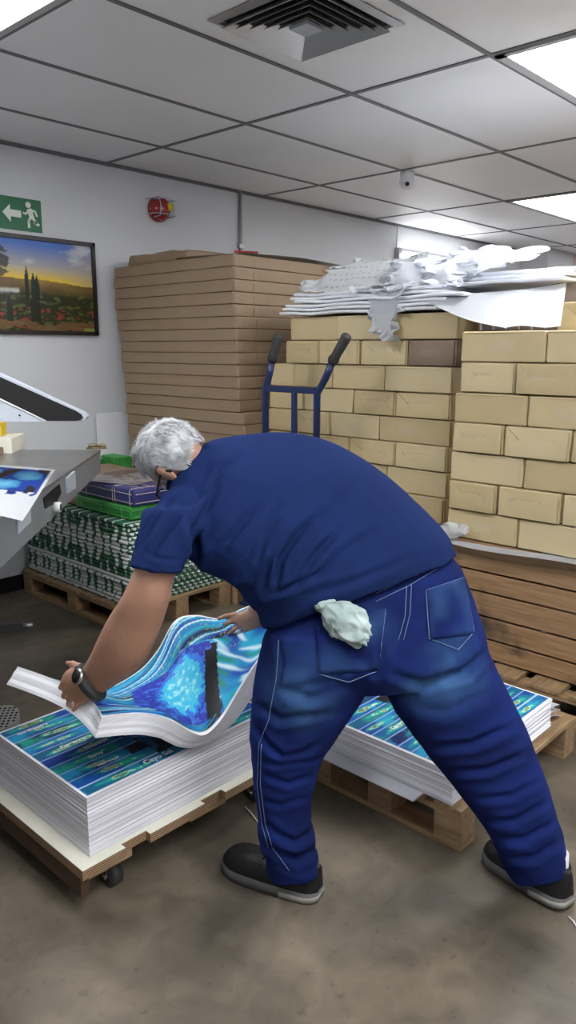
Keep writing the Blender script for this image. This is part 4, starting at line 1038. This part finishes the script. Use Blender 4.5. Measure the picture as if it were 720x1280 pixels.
# left hand gripping the left end of the pile
def HL(px, py, d=0): return at(px, py, 2.10+d)
loft(bm, [ring(HL(113, 853, -.005), (HL(126, 868)-HL(99, 838))*.46, FW*.021, 20), ring(HL(103, 855, -.004), (HL(114, 878)-HL(92, 834))*.47, FW*.020, 20, 2.6), ring(HL(93, 858), (HL(104, 880)-HL(83, 838))*.48, FW*.018, 20, 2.6), ring(HL(86, 861, .004), (HL(96, 880)-HL(78, 844))*.46, FW*.013, 20, 2.6)])
for i, (mx, my, L1) in enumerate(((80, 848, .9), (84, 858, 1.05), (90, 868, 1.0), (97, 877, .8))):
    b0 = HL(mx+9, my-2, .0); b1 = HL(mx-1, my+4, .004); b2 = b1+(-RT*.010-UP*.020+FW*.012)*L1; b3 = b2+(FW*.026*L1-UP*.008+RT*.006); b4 = b3+(FW*.014+RT*.014+UP*.004)*L1
    finger(bm, [b0, b1, b2, b3, b4], .0092-.0008*(i == 3))
finger(bm, [HL(110, 842, -.004), HL(100, 833, -.006), HL(91, 830, .002), HL(85, 829, .016)], .0105)
# right hand spread over the far edge
def HR(px, py, d=0): return at(px, py, 2.70+d)
loft(bm, [ring(HR(321, 770), (HR(334, 780)-HR(308, 760))*.48, FW*.020, 20), ring(HR(312, 779), (HR(327, 792)-HR(297, 768))*.5, FW*.018, 20, 2.6), ring(HR(302, 784), (HR(319, 798)-HR(285, 772))*.46, FW*.016, 20, 2.6)])
for i, (mx, my, ex, ey) in enumerate(((291, 777, -11, 3), (298, 783, -12, 8), (306, 789, -9, 10), (314, 794, -5, 9))):
    b0 = HR(mx+8, my-4); b1 = HR(mx, my, -.002); b2 = HR(mx+ex*.55, my+ey*.6, -.008); b3 = HR(mx+ex, my+ey*1.1, -.004)
    finger(bm, [b0, b1, b2, b3], .0092-.0008*(i == 3))
finger(bm, [HR(306, 771), HR(294, 768), HR(283, 770), HR(274, 773, -.004)], .0105)
me = remesh(bm, .0042, 3)
body = place('body', me, M['skin'])
# eyes
for s in (1, -1):
    bm = bmesh.new(); ellipsoid(bm, hd(s*.030, .072, .010), lat*.012, face*.012, crown*.010, 14, 10); me = bpy.data.meshes.new('eye'); bm.to_mesh(me); bm.free(); e_ = place('eye', me, M['eye'])
    bm = bmesh.new(); ellipsoid(bm, hd(s*.030, .082, .010), lat*.005, face*.003, crown*.005, 10, 8); me = bpy.data.meshes.new('iris'); bm.to_mesh(me); bm.free(); place('iris', me, M['black'], e_)
# glasses
bm = bmesh.new()
for s in (1, -1):
    tube(bm, [hd(s*.082, -.018, -.004), hd(s*.086, .0, .008), hd(s*.080, .075, .012), hd(s*.058, .098, .012)], .0026, 8)
    tube(bm, [hd(s*(.034+.024*math.cos(k*PI/8)), .100, .008+.017*math.sin(k*PI/8)) for k in range(17)], .0022, 6)
    tube(bm, [hd(s*.082, -.018, -.004), hd(s*.081, -.024, -.020)], .003, 8)
tube(bm, [hd(-.010, .102, .012), hd(.010, .102, .012)], .0022, 6)
me = bpy.data.meshes.new('glasses'); bm.to_mesh(me); bm.free(); place('glasses', me, M['black'])
# hair: cap with strands
def hair_ok(l):   # l in head coordinates
    if l.y > .052: return False
    if l.z < -.045+max(0, l.y)*1.6: return False
    if abs(l.x) > .055 and l.y > .022: return l.z > .045
    if abs(l.x) > .050 and abs(l.y+.004) < .020 and l.z < .022: return False
    return True
bm = bmesh.new(); vs_ = bmesh.ops.create_uvsphere(bm, u_segments=64, v_segments=48, radius=1)['verts']
for v in vs_:
    d = v.co.normalized(); v.co = Vector((d.x*.083, d.y*.101-.008, d.z*.099+.018))
    if v.co.z < 0: v.co.x *= .97
bmesh.ops.delete(bm, geom=[v for v in bm.verts if not hair_ok(v.co)], context='VERTS')
for v in bm.verts:
    n = noise.fractal(v.co*38, 1, 2, 3); d = (v.co-Vector((0, -.008, .018))).normalized(); v.co += d*(.003*n+.001)
rr = random.Random(4); base_v = [v.co.copy() for v in bm.verts]
for i in range(5200):
    p = rr.choice(base_v)+Vector((rr.uniform(-.004, .004),)*1+(rr.uniform(-.004, .004), rr.uniform(-.004, .004)))
    d = (p-Vector((0, -.008, .018))).normalized()
    flow = Vector((0, -.2, -1)) if p.z < .07 else Vector((rr.uniform(-1, 1)*.3, .6, -.2))
    t_ = (flow-d*flow.dot(d)).normalized(); t_ = (t_+noise.noise_vector(p*30)*.9+d*rr.uniform(.15, .55)).normalized()
    s_ = t_.cross(d).normalized()*.0009; L = rr.uniform(.010, .019)
    a = p-d*.001; m_ = a+t_*L*.55; e = m_+(t_-d*.35).normalized()*L*.5
    A_ = [bm.verts.new(a-s_), bm.verts.new(a+s_), bm.verts.new(m_+s_), bm.verts.new(m_-s_), bm.verts.new(e)]
    bm.faces.new((A_[0], A_[1], A_[2], A_[3])); bm.faces.new((A_[3], A_[2], A_[4]))
me = bpy.data.meshes.new('hair'); bm.to_mesh(me); bm.free(); me.transform(HM); hair = place('hair', me, M['hair'])
# --- clothes
def fold(p, d, f, seed, sharp=1.0):
    """ridged folds running along direction d"""
    d = d.normalized(); q = p - d*(p.dot(d)*.82); n = noise.noise(q*f+Vector((seed, seed*2, 0)))
    return (1-abs(n)*2.2)
bm = bmesh.new(); body_loft(bm, TORSO, 1.0, 5); body_loft(bm, SLEEVE, 1.0, 5); body_loft(bm, RSLEEVE, 1.0, 5)
for c_, r1 in (((228, 640, 1.98), .070), ((248, 618, 2.03), .082), ((210, 660, 1.94), .066), ((262, 598, 2.08), .074), ((264, 590, 2.06), .066), ((246, 598, 2.05), .062), ((330, 600, 2.22), .09)): ellipsoid(bm, at(*c_), RT*r1, UP*r1, FW*r1*.9, 24, 16)
me = remesh(bm, .0055, 9)
axis = (at(400, 640, 2.1)-at(250, 700, 2.1)).normalized()   # folds fan from the armpit
arm_pit = at(262, 700, 1.95); hipL = at(335, 770, 2.0)
def px_of(w_):
    d = w_-CAM; z = d.dot(FW); return 360+F_PX*d.dot(RT)/z, 640-F_PX*d.dot(UP)/z
def folds(p, n, L_):
    k = -n.dot((p-CAM).normalized())
    if k < -.1: return 0
    k = min(1, (k+.1)*1.6); x, y = px_of(p); v = 0
    for pts, A_, w_ in L_:
        best = None
        tot = len(pts)-1
        for i in range(tot):
            ax, ay = pts[i]; bx, by = pts[i+1]; dx, dy = bx-ax, by-ay; l2 = dx*dx+dy*dy
            t = max(0, min(1, ((x-ax)*dx+(y-ay)*dy)/l2)); qx, qy = ax+dx*t-x, ay+dy*t-y; d = math.hypot(qx, qy)
            sg = 1 if (dx*(y-ay)-dy*(x-ax)) > 0 else -1
            if best is None or d < best[0]: best = (d, sg*d, (i+t)/tot)
        d, sd, t = best
        if d > w_*6: continue
        e = min(1, t*4+.15, (1-t)*4+.15)
        v += A_*e*(-math.exp(-(sd/w_)**2)+.75*math.exp(-((sd-1.9*w_)/(w_*1.2))**2)+.55*math.exp(-((sd+1.9*w_)/(w_*1.3))**2))
    return v*k
SF = [([(400, 640), (372, 668), (350, 700), (345, 738)], .011, 4), ([(352, 645), (330, 676), (322, 700)], .009, 3.5), ([(425, 662), (392, 696), (366, 738)], .010, 4.5),
      ([(340, 742), (372, 730), (410, 712)], .009, 4), ([(222, 618), (192, 650), (172, 690)], .009, 3.5), ([(234, 634), (208, 665), (188, 694)], .008, 3.5),
      ([(275, 610), (254, 640), (240, 668)], .009, 4), ([(322, 632), (298, 662), (278, 684)], .008, 4), ([(352, 628), (334, 655), (314, 690)], .007, 3.5),
      ([(345, 690), (334, 712), (328, 735)], .008, 3.5), ([(238, 648), (243, 680), (250, 700)], .014, 6), ([(440, 600), (420, 630), (385, 665)], .004, 5),
      ([(470, 660), (430, 690), (390, 725)], .006, 5), ([(380, 745), (440, 728), (520, 695)], .005, 5), ([(300, 570), (275, 590), (262, 615)], .006, 5), ([(182, 690), (200, 700), (225, 700)], .004, 3)]
JF = [([(317, 905), (335, 930), (353, 945), (380, 940), (402, 925)], .012, 4), ([(322, 950), (350, 954), (400, 948)], .009, 4), ([(326, 968), (360, 980), (392, 970)], .009, 4),
      ([(322, 1000), (350, 1008), (392, 995)], .006, 4), ([(324, 1026), (345, 1042), (368, 1052), (396, 1036)], .013, 4.5), ([(328, 1052), (350, 1066), (372, 1076), (398, 1060)], .013, 4.5),
      ([(340, 860), (390, 872), (450, 850)], .008, 7), ([(318, 880), (350, 900), (420, 890)], .008, 5), ([(455, 820), (420, 850), (360, 862)], .007, 6),
      ([(534, 936), (590, 930), (650, 904)], .011, 5), ([(560, 966), (610, 962), (662, 940)], .011, 4.5), ([(590, 1000), (640, 995), (680, 975)], .008, 4.5), ([(606, 1028), (645, 1026), (690, 1000)], .012, 4.5),
      ([(618, 1050), (655, 1050), (698, 1026)], .013, 4.5), ([(632, 1074), (668, 1072), (704, 1050)], .013, 4.5), ([(478, 838), (530, 856), (580, 842), (612, 812)], .014, 6), ([(500, 880), (555, 890), (625, 862)], .007, 7),
      ([(474, 800), (480, 830), (470, 850)], .012, 5), ([(345, 790), (352, 830), (345, 860)], .006, 4), ([(440, 815), (465, 835), (475, 850)], .008, 5), ([(520, 760), (560, 770), (600, 790)], .004, 5)]
def sf(p, n):
    d1 = (p-arm_pit).length; w1 = max(0, 1-d1/.34)
    d2 = (p-hipL).length; w2 = max(0, 1-d2/.30)
    under = max(0, min(1, (.35-n.z)*1.2))
    a1 = (p-arm_pit); a1 = a1 if a1.length > .03 else RT
    v = .026*w1*fold(p, (at(330, 600, 2.1)-at(240, 720, 2.1)), 11, 3) + .028*w2*fold(p, at(420, 640, 2.1)-at(335, 780, 2.1), 10, 8)
    v += .009*(.35+under)*fold(p, at(400, 600, 2.1)-at(300, 740, 2.1), 8, 5)
    return v*.55+folds(p, n, SF)-.004
displace(me, sf); shirt = place('polo_shirt', me, M['shirt'])
bm = bmesh.new()
cR = [ring(at(243, 588, 2.08), (at(265, 557, 2.12)-at(221, 618, 2.03))*.5*s, (FW*.6+RT*.3).normalized()*.075*s, 32) for s in (.80, .94, .98)]
off = [RT*0, -RT*.014+UP*.004, RT*.018]
for r_, o_ in zip(cR, off):
    for p in r_: p += o_
loft(bm, [cR[0], cR[1], cR[2]], False); bmesh.ops.solidify(bm, geom=bm.faces[:], thickness=.004)
me = bpy.data.meshes.new('collar'); bm.to_mesh(me); bm.free(); place('collar', me, M['shirt'], shirt)
def jeans_mat():
    m = bpy.data.materials.new('blue_denim'); m.use_nodes = True; N = m.node_tree.nodes; L = m.node_tree.links; b = N['Principled BSDF']
    b.inputs['Roughness'].default_value = .95; b.inputs['Specular IOR Level'].default_value = .08
    co = N.new('ShaderNodeTexCoord'); n = N.new('ShaderNodeTexNoise'); n.inputs['Scale'].default_value = 5; n.inputs['Detail'].default_value = 5
    mp = N.new('ShaderNodeMapping'); mp.inputs['Scale'].default_value = (1, 1, 1.6); L.new(co.outputs['Object'], mp.inputs[0]); L.new(mp.outputs[0], n.inputs[0])
    at2 = N.new('ShaderNodeVertexColor'); at2.layer_name = 'wear'
    r = N.new('ShaderNodeValToRGB'); r.color_ramp.elements[0].position = .35; r.color_ramp.elements[1].position = .7
    r.color_ramp.elements[0].color = (.008, .015, .078, 1); r.color_ramp.elements[1].color = (.012, .026, .150, 1); L.new(n.outputs[0], r.inputs[0])
    mx = N.new('ShaderNodeMix'); mx.data_type = 'RGBA'; L.new(at2.outputs[0], mx.inputs[0]); L.new(r.outputs[0], mx.inputs[6]); mx.inputs[7].default_value = (.06, .15, .31, 1)
    L.new(mx.outputs[2], b.inputs['Base Color'])
    n2 = N.new('ShaderNodeTexNoise'); n2.inputs['Scale'].default_value = 350; L.new(co.outputs['Object'], n2.inputs[0])
    bp = N.new('ShaderNodeBump'); bp.inputs['Strength'].default_value = .25; bp.inputs['Distance'].default_value = .003; L.new(n2.outputs[0], bp.inputs['Height']); L.new(bp.outputs[0], b.inputs['Normal'])
    return m
bm = bmesh.new(); body_loft(bm, PELVIS, 1.0, 5); body_loft(bm, LEGL, 1.0, 5); body_loft(bm, LEGR, 1.0, 5)
me = remesh(bm, .0055, 7)
knee = [at(365, 925, 2.08), at(600, 935, 2.12)]; ank = [at(360, 1060, 2.19), at(665, 1065, 2.18)]; crotch = at(465, 845, 2.05)
def jf(p, n):
    k = 0 if (p-at(365, 960, 2)).length < (p-at(610, 970, 2)).length else 1
    wk = max(0, 1-(p-knee[k]).length/.20); wa = max(0, 1-(p-ank[k]).length/.17); wc = max(0, 1-(p-crotch).length/.28)
    ld = (ank[k]-knee[k]).normalized(); cross = RT-ld*RT.dot(ld)
    v = .020*wk*fold(p, cross+UP*.3, 13, 2+k) + .036*wa*fold(p, cross-UP*.25, 17, 6+k) + .020*wc*fold(p, (at(350, 930, 2)-at(560, 830, 2)), 9, 4)
    return v*.35+folds(p, n, JF)*(.62+.5*noise.noise(p*5))+.002*fold(p, cross, 8, 9)-.003
displace(me, jf)
a_ = me.color_attributes.new('wear', 'FLOAT_COLOR', 'POINT')
spots = [(at(375, 860, 1.92), .11, .45), (at(560, 845, 2.0), .11, .55), (at(470, 790, 1.93), .06, .2), (at(570, 775, 2.02), .045, .6), (at(520, 870, 1.97), .08, .3), (at(395, 900, 1.93), .07, .3)]
for i, v in enumerate(me.vertices):
    w_ = 0
    for c, r_, s in spots: w_ += s*max(0, 1-(v.co-c).length/r_/1.3)
    w_ *= .65+.9*noise.fractal(v.co*Vector((1, 1, 1)).x*9 if False else v.co*11, 1, 2, 3)+.2
    w_ = max(0, min(.8, w_)); a_.data[i].color = (w_, w_, w_, 1)
jm = jeans_mat(); jeans = place('jeans', me, jm)
# stitching and pockets, laid onto the denim surface
bvh = BVHTree.FromPolygons([v.co+PR for v in me.vertices], [p.vertices for p in me.polygons])
sb = BVHTree.FromPolygons([v.co+PR for v in shirt.data.vertices], [p.vertices for p in shirt.data.polygons])
def on(px, py, tree=bvh, out=.002):
    d = (at(px, py, 1)-CAM).normalized(); h = tree.ray_cast(CAM, d)
    return h[0]+h[1]*out if h[0] is not None else None
def dense(pts, k=6):
    o = []
    for a, b_ in zip(pts, pts[1:]):
        for i in range(k): o.append((a[0]+(b_[0]-a[0])*i/k, a[1]+(b_[1]-a[1])*i/k))
    return o+[pts[-1]]
def seam(name, lines, r=.0010, m=M['thread'], tree=bvh, parent=None):
    bm = bmesh.new()
    for l in lines:
        q = [on(*p, tree) for p in dense(l)]; q = [p for p in q if p is not None]
        run = [q[0]] if q else []
        for p in q[1:]:
            if (p-run[-1]).length > .06:
                if len(run) > 1: tube(bm, run, r, 5)
                run = [p]
            elif (p-run[-1]).length > 1e-4: run.append(p)
        if len(run) > 1: tube(bm, run, r, 5)
    me = bpy.data.meshes.new(name); bm.to_mesh(me); bm.free(); return place(name, me, m, parent or jeans)
seam('waist_stitching', [[(470, 752), (510, 733), (545, 712), (562, 700)], [(470, 742), (505, 726), (548, 706)], [(508, 733), (506, 770), (498, 800)], [(514, 730), (512, 768), (504, 800)]])
seam('side_seam', [[(349, 800), (345, 850), (336, 900), (324, 930), (322, 980), (328, 1030), (336, 1060)], [(340, 1058), (352, 1075), (362, 1088)], [(327, 930), (326, 980), (332, 1030), (340, 1056)]], .0011)
def patch(name, quad, nu_=14, nv_=12, out=.0035):
    bm = bmesh.new(); G = []
    for i in range(nu_+1):
        row_ = []
        for j in range(nv_+1):
            a, b_ = i/nu_, j/nv_; x = (quad[0][0]*(1-a)+quad[1][0]*a)*(1-b_)+(quad[3][0]*(1-a)+quad[2][0]*a)*b_; y = (quad[0][1]*(1-a)+quad[1][1]*a)*(1-b_)+(quad[3][1]*(1-a)+quad[2][1]*a)*b_
            p = on(x, y, bvh, out); row_.append(bm.verts.new(p) if p is not None else None)
        G.append(row_)
    for i in range(nu_):
        for j in range(nv_):
            f = (G[i][j], G[i+1][j], G[i+1][j+1], G[i][j+1])
            if all(f): bm.faces.new(f)
    for v in [v for v in bm.verts if not v.link_faces]: bm.verts.remove(v)
    bmesh.ops.recalc_face_normals(bm, faces=bm.faces)
    if sum((f.normal.dot(FW) for f in bm.faces), 0) > 0: bmesh.ops.reverse_faces(bm, faces=bm.faces)
    bmesh.ops.solidify(bm, geom=bm.faces[:], thickness=.003)
    me = bpy.data.meshes.new(name); bm.to_mesh(me); bm.free()
    ca = me.color_attributes.new('wear', 'FLOAT_COLOR', 'POINT')
    for i, v in enumerate(me.vertices):
        w_ = max(0, min(.6, .12+.5*noise.noise(v.co*14))); ca.data[i].color = (w_, w_, w_, 1)
    return place(name, me, jm, jeans)
p1 = patch('back_pocket', [(394, 782), (482, 760), (472, 838), (398, 842)]); seam('pocket_stitching', [[(395, 784), (482, 762), (472, 838), (436, 852), (398, 842), (395, 784)], [(452, 776), (482, 768)]], .0013, M['thread'], bvh, p1)
p2 = patch('back_pocket', [(532, 738), (580, 722), (592, 792), (538, 800)]); seam('pocket_stitching', [[(532, 738), (580, 722), (592, 790), (572, 812), (536, 798), (532, 738)], [(533, 752), (582, 734)]], .0013, M['thread'], bvh, p2)
# rag stuffed in the left back pocket
rc = on(434, 782, bvh, .022)
bm = bmesh.new(); bmesh.ops.create_icosphere(bm, subdivisions=5, radius=1)
ax1 = (RT*.78-UP*.62); ax2 = (RT*.62+UP*.78)
for v in bm.verts:
    c = v.co.copy(); n = noise.fractal(c*1.6, 1, 2, 4); rd = 1-abs(noise.noise(c*1.5+Vector((4, 1, 2))))*1.9
    w_ = 1.0-.45*max(0, c.x)-.0*c.y
    v.co = rc+ax1*(c.x*.075)*(1+.2*n)+ax2*(c.y*.046*w_)*(1+.25*n)+FW*(c.z*.028)+(-FW)*rd*.013+(ax1*n*.01)
bm2 = bm
o = obj('cleaning_rag', bm2, M['rag'], None, True); tag(o, 'crumpled pale grey-green cleaning rag tucked in his back pocket', 'rag')
bm = bmesh.new(); bmesh.ops.create_icosphere(bm, subdivisions=4, radius=1)
rc2 = rc-ax1*.058+UP*.01-RT*.008
for v in bm.verts:
    c = v.co.copy(); rd = 1-abs(noise.noise(c*2.6+Vector((1, 1, 2))))*2.2
    v.co = rc2+RT*c.x*.024*(1+.4*rd)+UP*c.y*.016*(1+.3*rd)+FW*c.z*.014
me2 = bpy.data.meshes.new('x'); bmesh.ops.recalc_face_normals(bm, faces=bm.faces); bm.to_mesh(me2); bm.free(); q_ = link('rag_corner', me2, M['rag'], o, True)
# wrist watch
wa, wb = at(113, 853, 2.065), None
wd = (at(100, 857, 2.09)-at(135, 838, 2.03)).normalized(); wx = (at(128, 868, 2.07)-at(102, 833, 2.06))*.5; wx = (wx-wd*wx.dot(wd)); wy = wd.cross(wx.normalized())
bm = bmesh.new(); loft(bm, [ring(wa-wd*.012, wx*1.16, wy*.031, 32), ring(wa-wd*.008, wx*1.22, wy*.034, 32), ring(wa+wd*.008, wx*1.22, wy*.034, 32), ring(wa+wd*.012, wx*1.16, wy*.031, 32)])
me = bpy.data.meshes.new('watch'); bmesh.ops.recalc_face_normals(bm, faces=bm.faces); bm.to_mesh(me); bm.free(); wt = place('wrist_watch', me, M['rubber'])
nv_ = wy if wy.dot(FW) < 0 else -wy
nv_ = (nv_-wx.normalized()*.9+wd*.0).normalized(); cc = wa-wx.normalized()*.016+nv_*.026
bm = bmesh.new(); tube(bm, [cc-nv_*.004, cc+nv_*.009], [.022, .021], 24); me = bpy.data.meshes.new('c'); bm.to_mesh(me); bm.free(); place('watch_case', me, M['chrome'], wt)
bm = bmesh.new(); tube(bm, [cc+nv_*.009, cc+nv_*.0098], .018, 24); me = bpy.data.meshes.new('c'); bm.to_mesh(me); bm.free(); place('watch_dial', me, M['black'], wt)
# shoes
def shoe(heel, toe, lift, roll=0.0):
    hx = Vector(heel); tx = Vector(toe); d = (tx-hx); L = d.length; X = d.normalized(); Z = Vector((0, 0, 1)); Z = (Z-X*Z.dot(X)).normalized(); Y = Z.cross(X)
    Mx = Matrix(((X.x, Y.x, Z.x, hx.x), (X.y, Y.y, Z.y, hx.y), (X.z, Y.z, Z.z, hx.z), (0, 0, 0, 1)))
    def ol(t, side):   # half width along length t
        w = .038+.019*math.sin(min(1, t*1.15)*PI*.5)+.004*math.sin(t*PI)
        if t > .78: w *= math.sqrt(max(0, 1-((t-.78)/.235)**2))
        if t < .12: w *= math.sqrt(max(.05, 1-((.12-t)/.13)**2))
        return w
    bm = bmesh.new(); R = []
    for i in range(41):
        t = .002+.996*i/40; w = ol(t, 1); x = t*L
        top = .105-.02*t if t < .32 else .0986-.062*min(1, (t-.32)/.42)
        if t > .70: top = .034+.048*math.sqrt(max(0, 1-((t-.70)/.305)**2))
        top = max(top, .082) if .52 < t <= .70 else top
        if t <= .52: top += .012
        if t < .1: top *= .93+.7*t
        r = []
        for k in range(28):
            a = 2*PI*k/28; cy, cz = math.cos(a), math.sin(a); sh = 1 if cz < 0 else (1-.32*cz*(1 if t < .55 else .4))
            r.append(Vector((x, w*math.copysign(abs(cy)**.8, cy)*sh, .028+(top-.028)*max(0, cz)**.75 if cz > 0 else .028+.010*cz)))
        R.append(r)
    loft(bm, R); bmesh.ops.recalc_face_normals(bm, faces=bm.faces); bmesh.ops.smooth_vert(bm, verts=bm.verts, factor=.5, use_axis_x=True, use_axis_y=True, use_axis_z=True)
    me = bpy.data.meshes.new('shoe'); bm.to_mesh(me); bm.free(); me.transform(Mx); s = place('safety_shoe', me, M['shoe'])
    bm = bmesh.new(); pts = [(.002+.996*i/30) for i in range(31)]
    lo = [(t*L, (ol(t, 1)+.005)) for t in pts]; outline = [(x, y) for x, y in lo]+[(x, -y) for x, y in reversed(lo)]
    def h0(x): t = x/L; return .0 if t < .33 or t > .46 else .008*math.sin((t-.33)/.13*PI)
    a = [bm.verts.new((x, y, h0(x))) for x, y in outline]; b_ = [bm.verts.new((x, y*1.03, .016)) for x, y in outline]; c_ = [bm.verts.new((x, y*.98, .031)) for x, y in outline]
    n = len(a); bm.faces.new(a[::-1]); bm.faces.new(c_)
    for i in range(n):
        for p, q in ((a, b_), (b_, c_)): bm.faces.new((p[i], p[(i+1) % n], q[(i+1) % n], q[i]))
    bmesh.ops.recalc_face_normals(bm, faces=bm.faces)
    me = bpy.data.meshes.new('sole'); bm.to_mesh(me); bm.free(); me.transform(Mx); place('sole', me, M['sole'], s)
    bm = bmesh.new(); ho = [(x, y*1.06) for x, y in lo if x/L < .36]; ho = ho+[(x, -y) for x, y in reversed(ho)]
    prism(bm, [(x-.001, y, .004) for x, y in ho], (0, 0, .018)); me = bpy.data.meshes.new('heel'); bm.to_mesh(me); bm.free(); me.transform(Mx); place('heel', me, M['solegrey'], s)
    bm = bmesh.new()
    for i in range(4):
        x = L*(.43+.055*i); z = .104-.022*i/3; w = .022
        tube(bm, [(x-.006, -w, z-.010), (x, 0, z+.003), (x+.006, w, z-.010)], .0025, 6); tube(bm, [(x-.006, w, z-.010), (x, 0, z+.004), (x+.006, -w, z-.010)], .0025, 6)
    me = bpy.data.meshes.new('laces'); bm.to_mesh(me); bm.free(); me.transform(Mx); place('laces', me, M['black'], s)
    bm = bmesh.new(); loft(bm, [ring(Vector((L*.20, 0, .088)), Vector((.052, 0, 0)), Vector((0, .036, 0)), 24), ring(Vector((L*.2, 0, .112)), Vector((.054, 0, .004)), Vector((0, .038, 0)), 24)])
    me = bpy.data.meshes.new('c'); bm.to_mesh(me); bm.free(); me.transform(Mx); place('padded_collar', me, M['shoe'], s)
    bm = bmesh.new(); loft(bm, [ring(Vector((L*.20, 0, .07)), Vector((.045, 0, 0)), Vector((0, .030, 0)), 24), ring(Vector((L*.2, 0, .145)), Vector((.044, 0, 0)), Vector((0, .034, 0)), 24)])
    me = bpy.data.meshes.new('c'); bm.to_mesh(me); bm.free(); me.transform(Mx); place('sock', me, M['sock'], s)
shoe(at(401, 1123, z=0), at(283, 1079, z=0), 0)
hl = at(712, 1134, z=.012); tl = at(632, 1082, z=0.0); tl = hl+(tl-hl).normalized()*.30; tl.z = .0
shoe(hl, tl, 0)
# ------------------------------------------------------------------ light & view
w = bpy.data.worlds.new('World'); bpy.context.scene.world = w; w.use_nodes = True
w.node_tree.nodes['Background'].inputs[0].default_value = (.5, .53, .58, 1); w.node_tree.nodes['Background'].inputs[1].default_value = .1
vs = bpy.context.scene.view_settings; vs.view_transform = 'Standard'; vs.look = 'None'; vs.gamma = 1; vs.exposure = 0.5; vs.use_curve_mapping = False
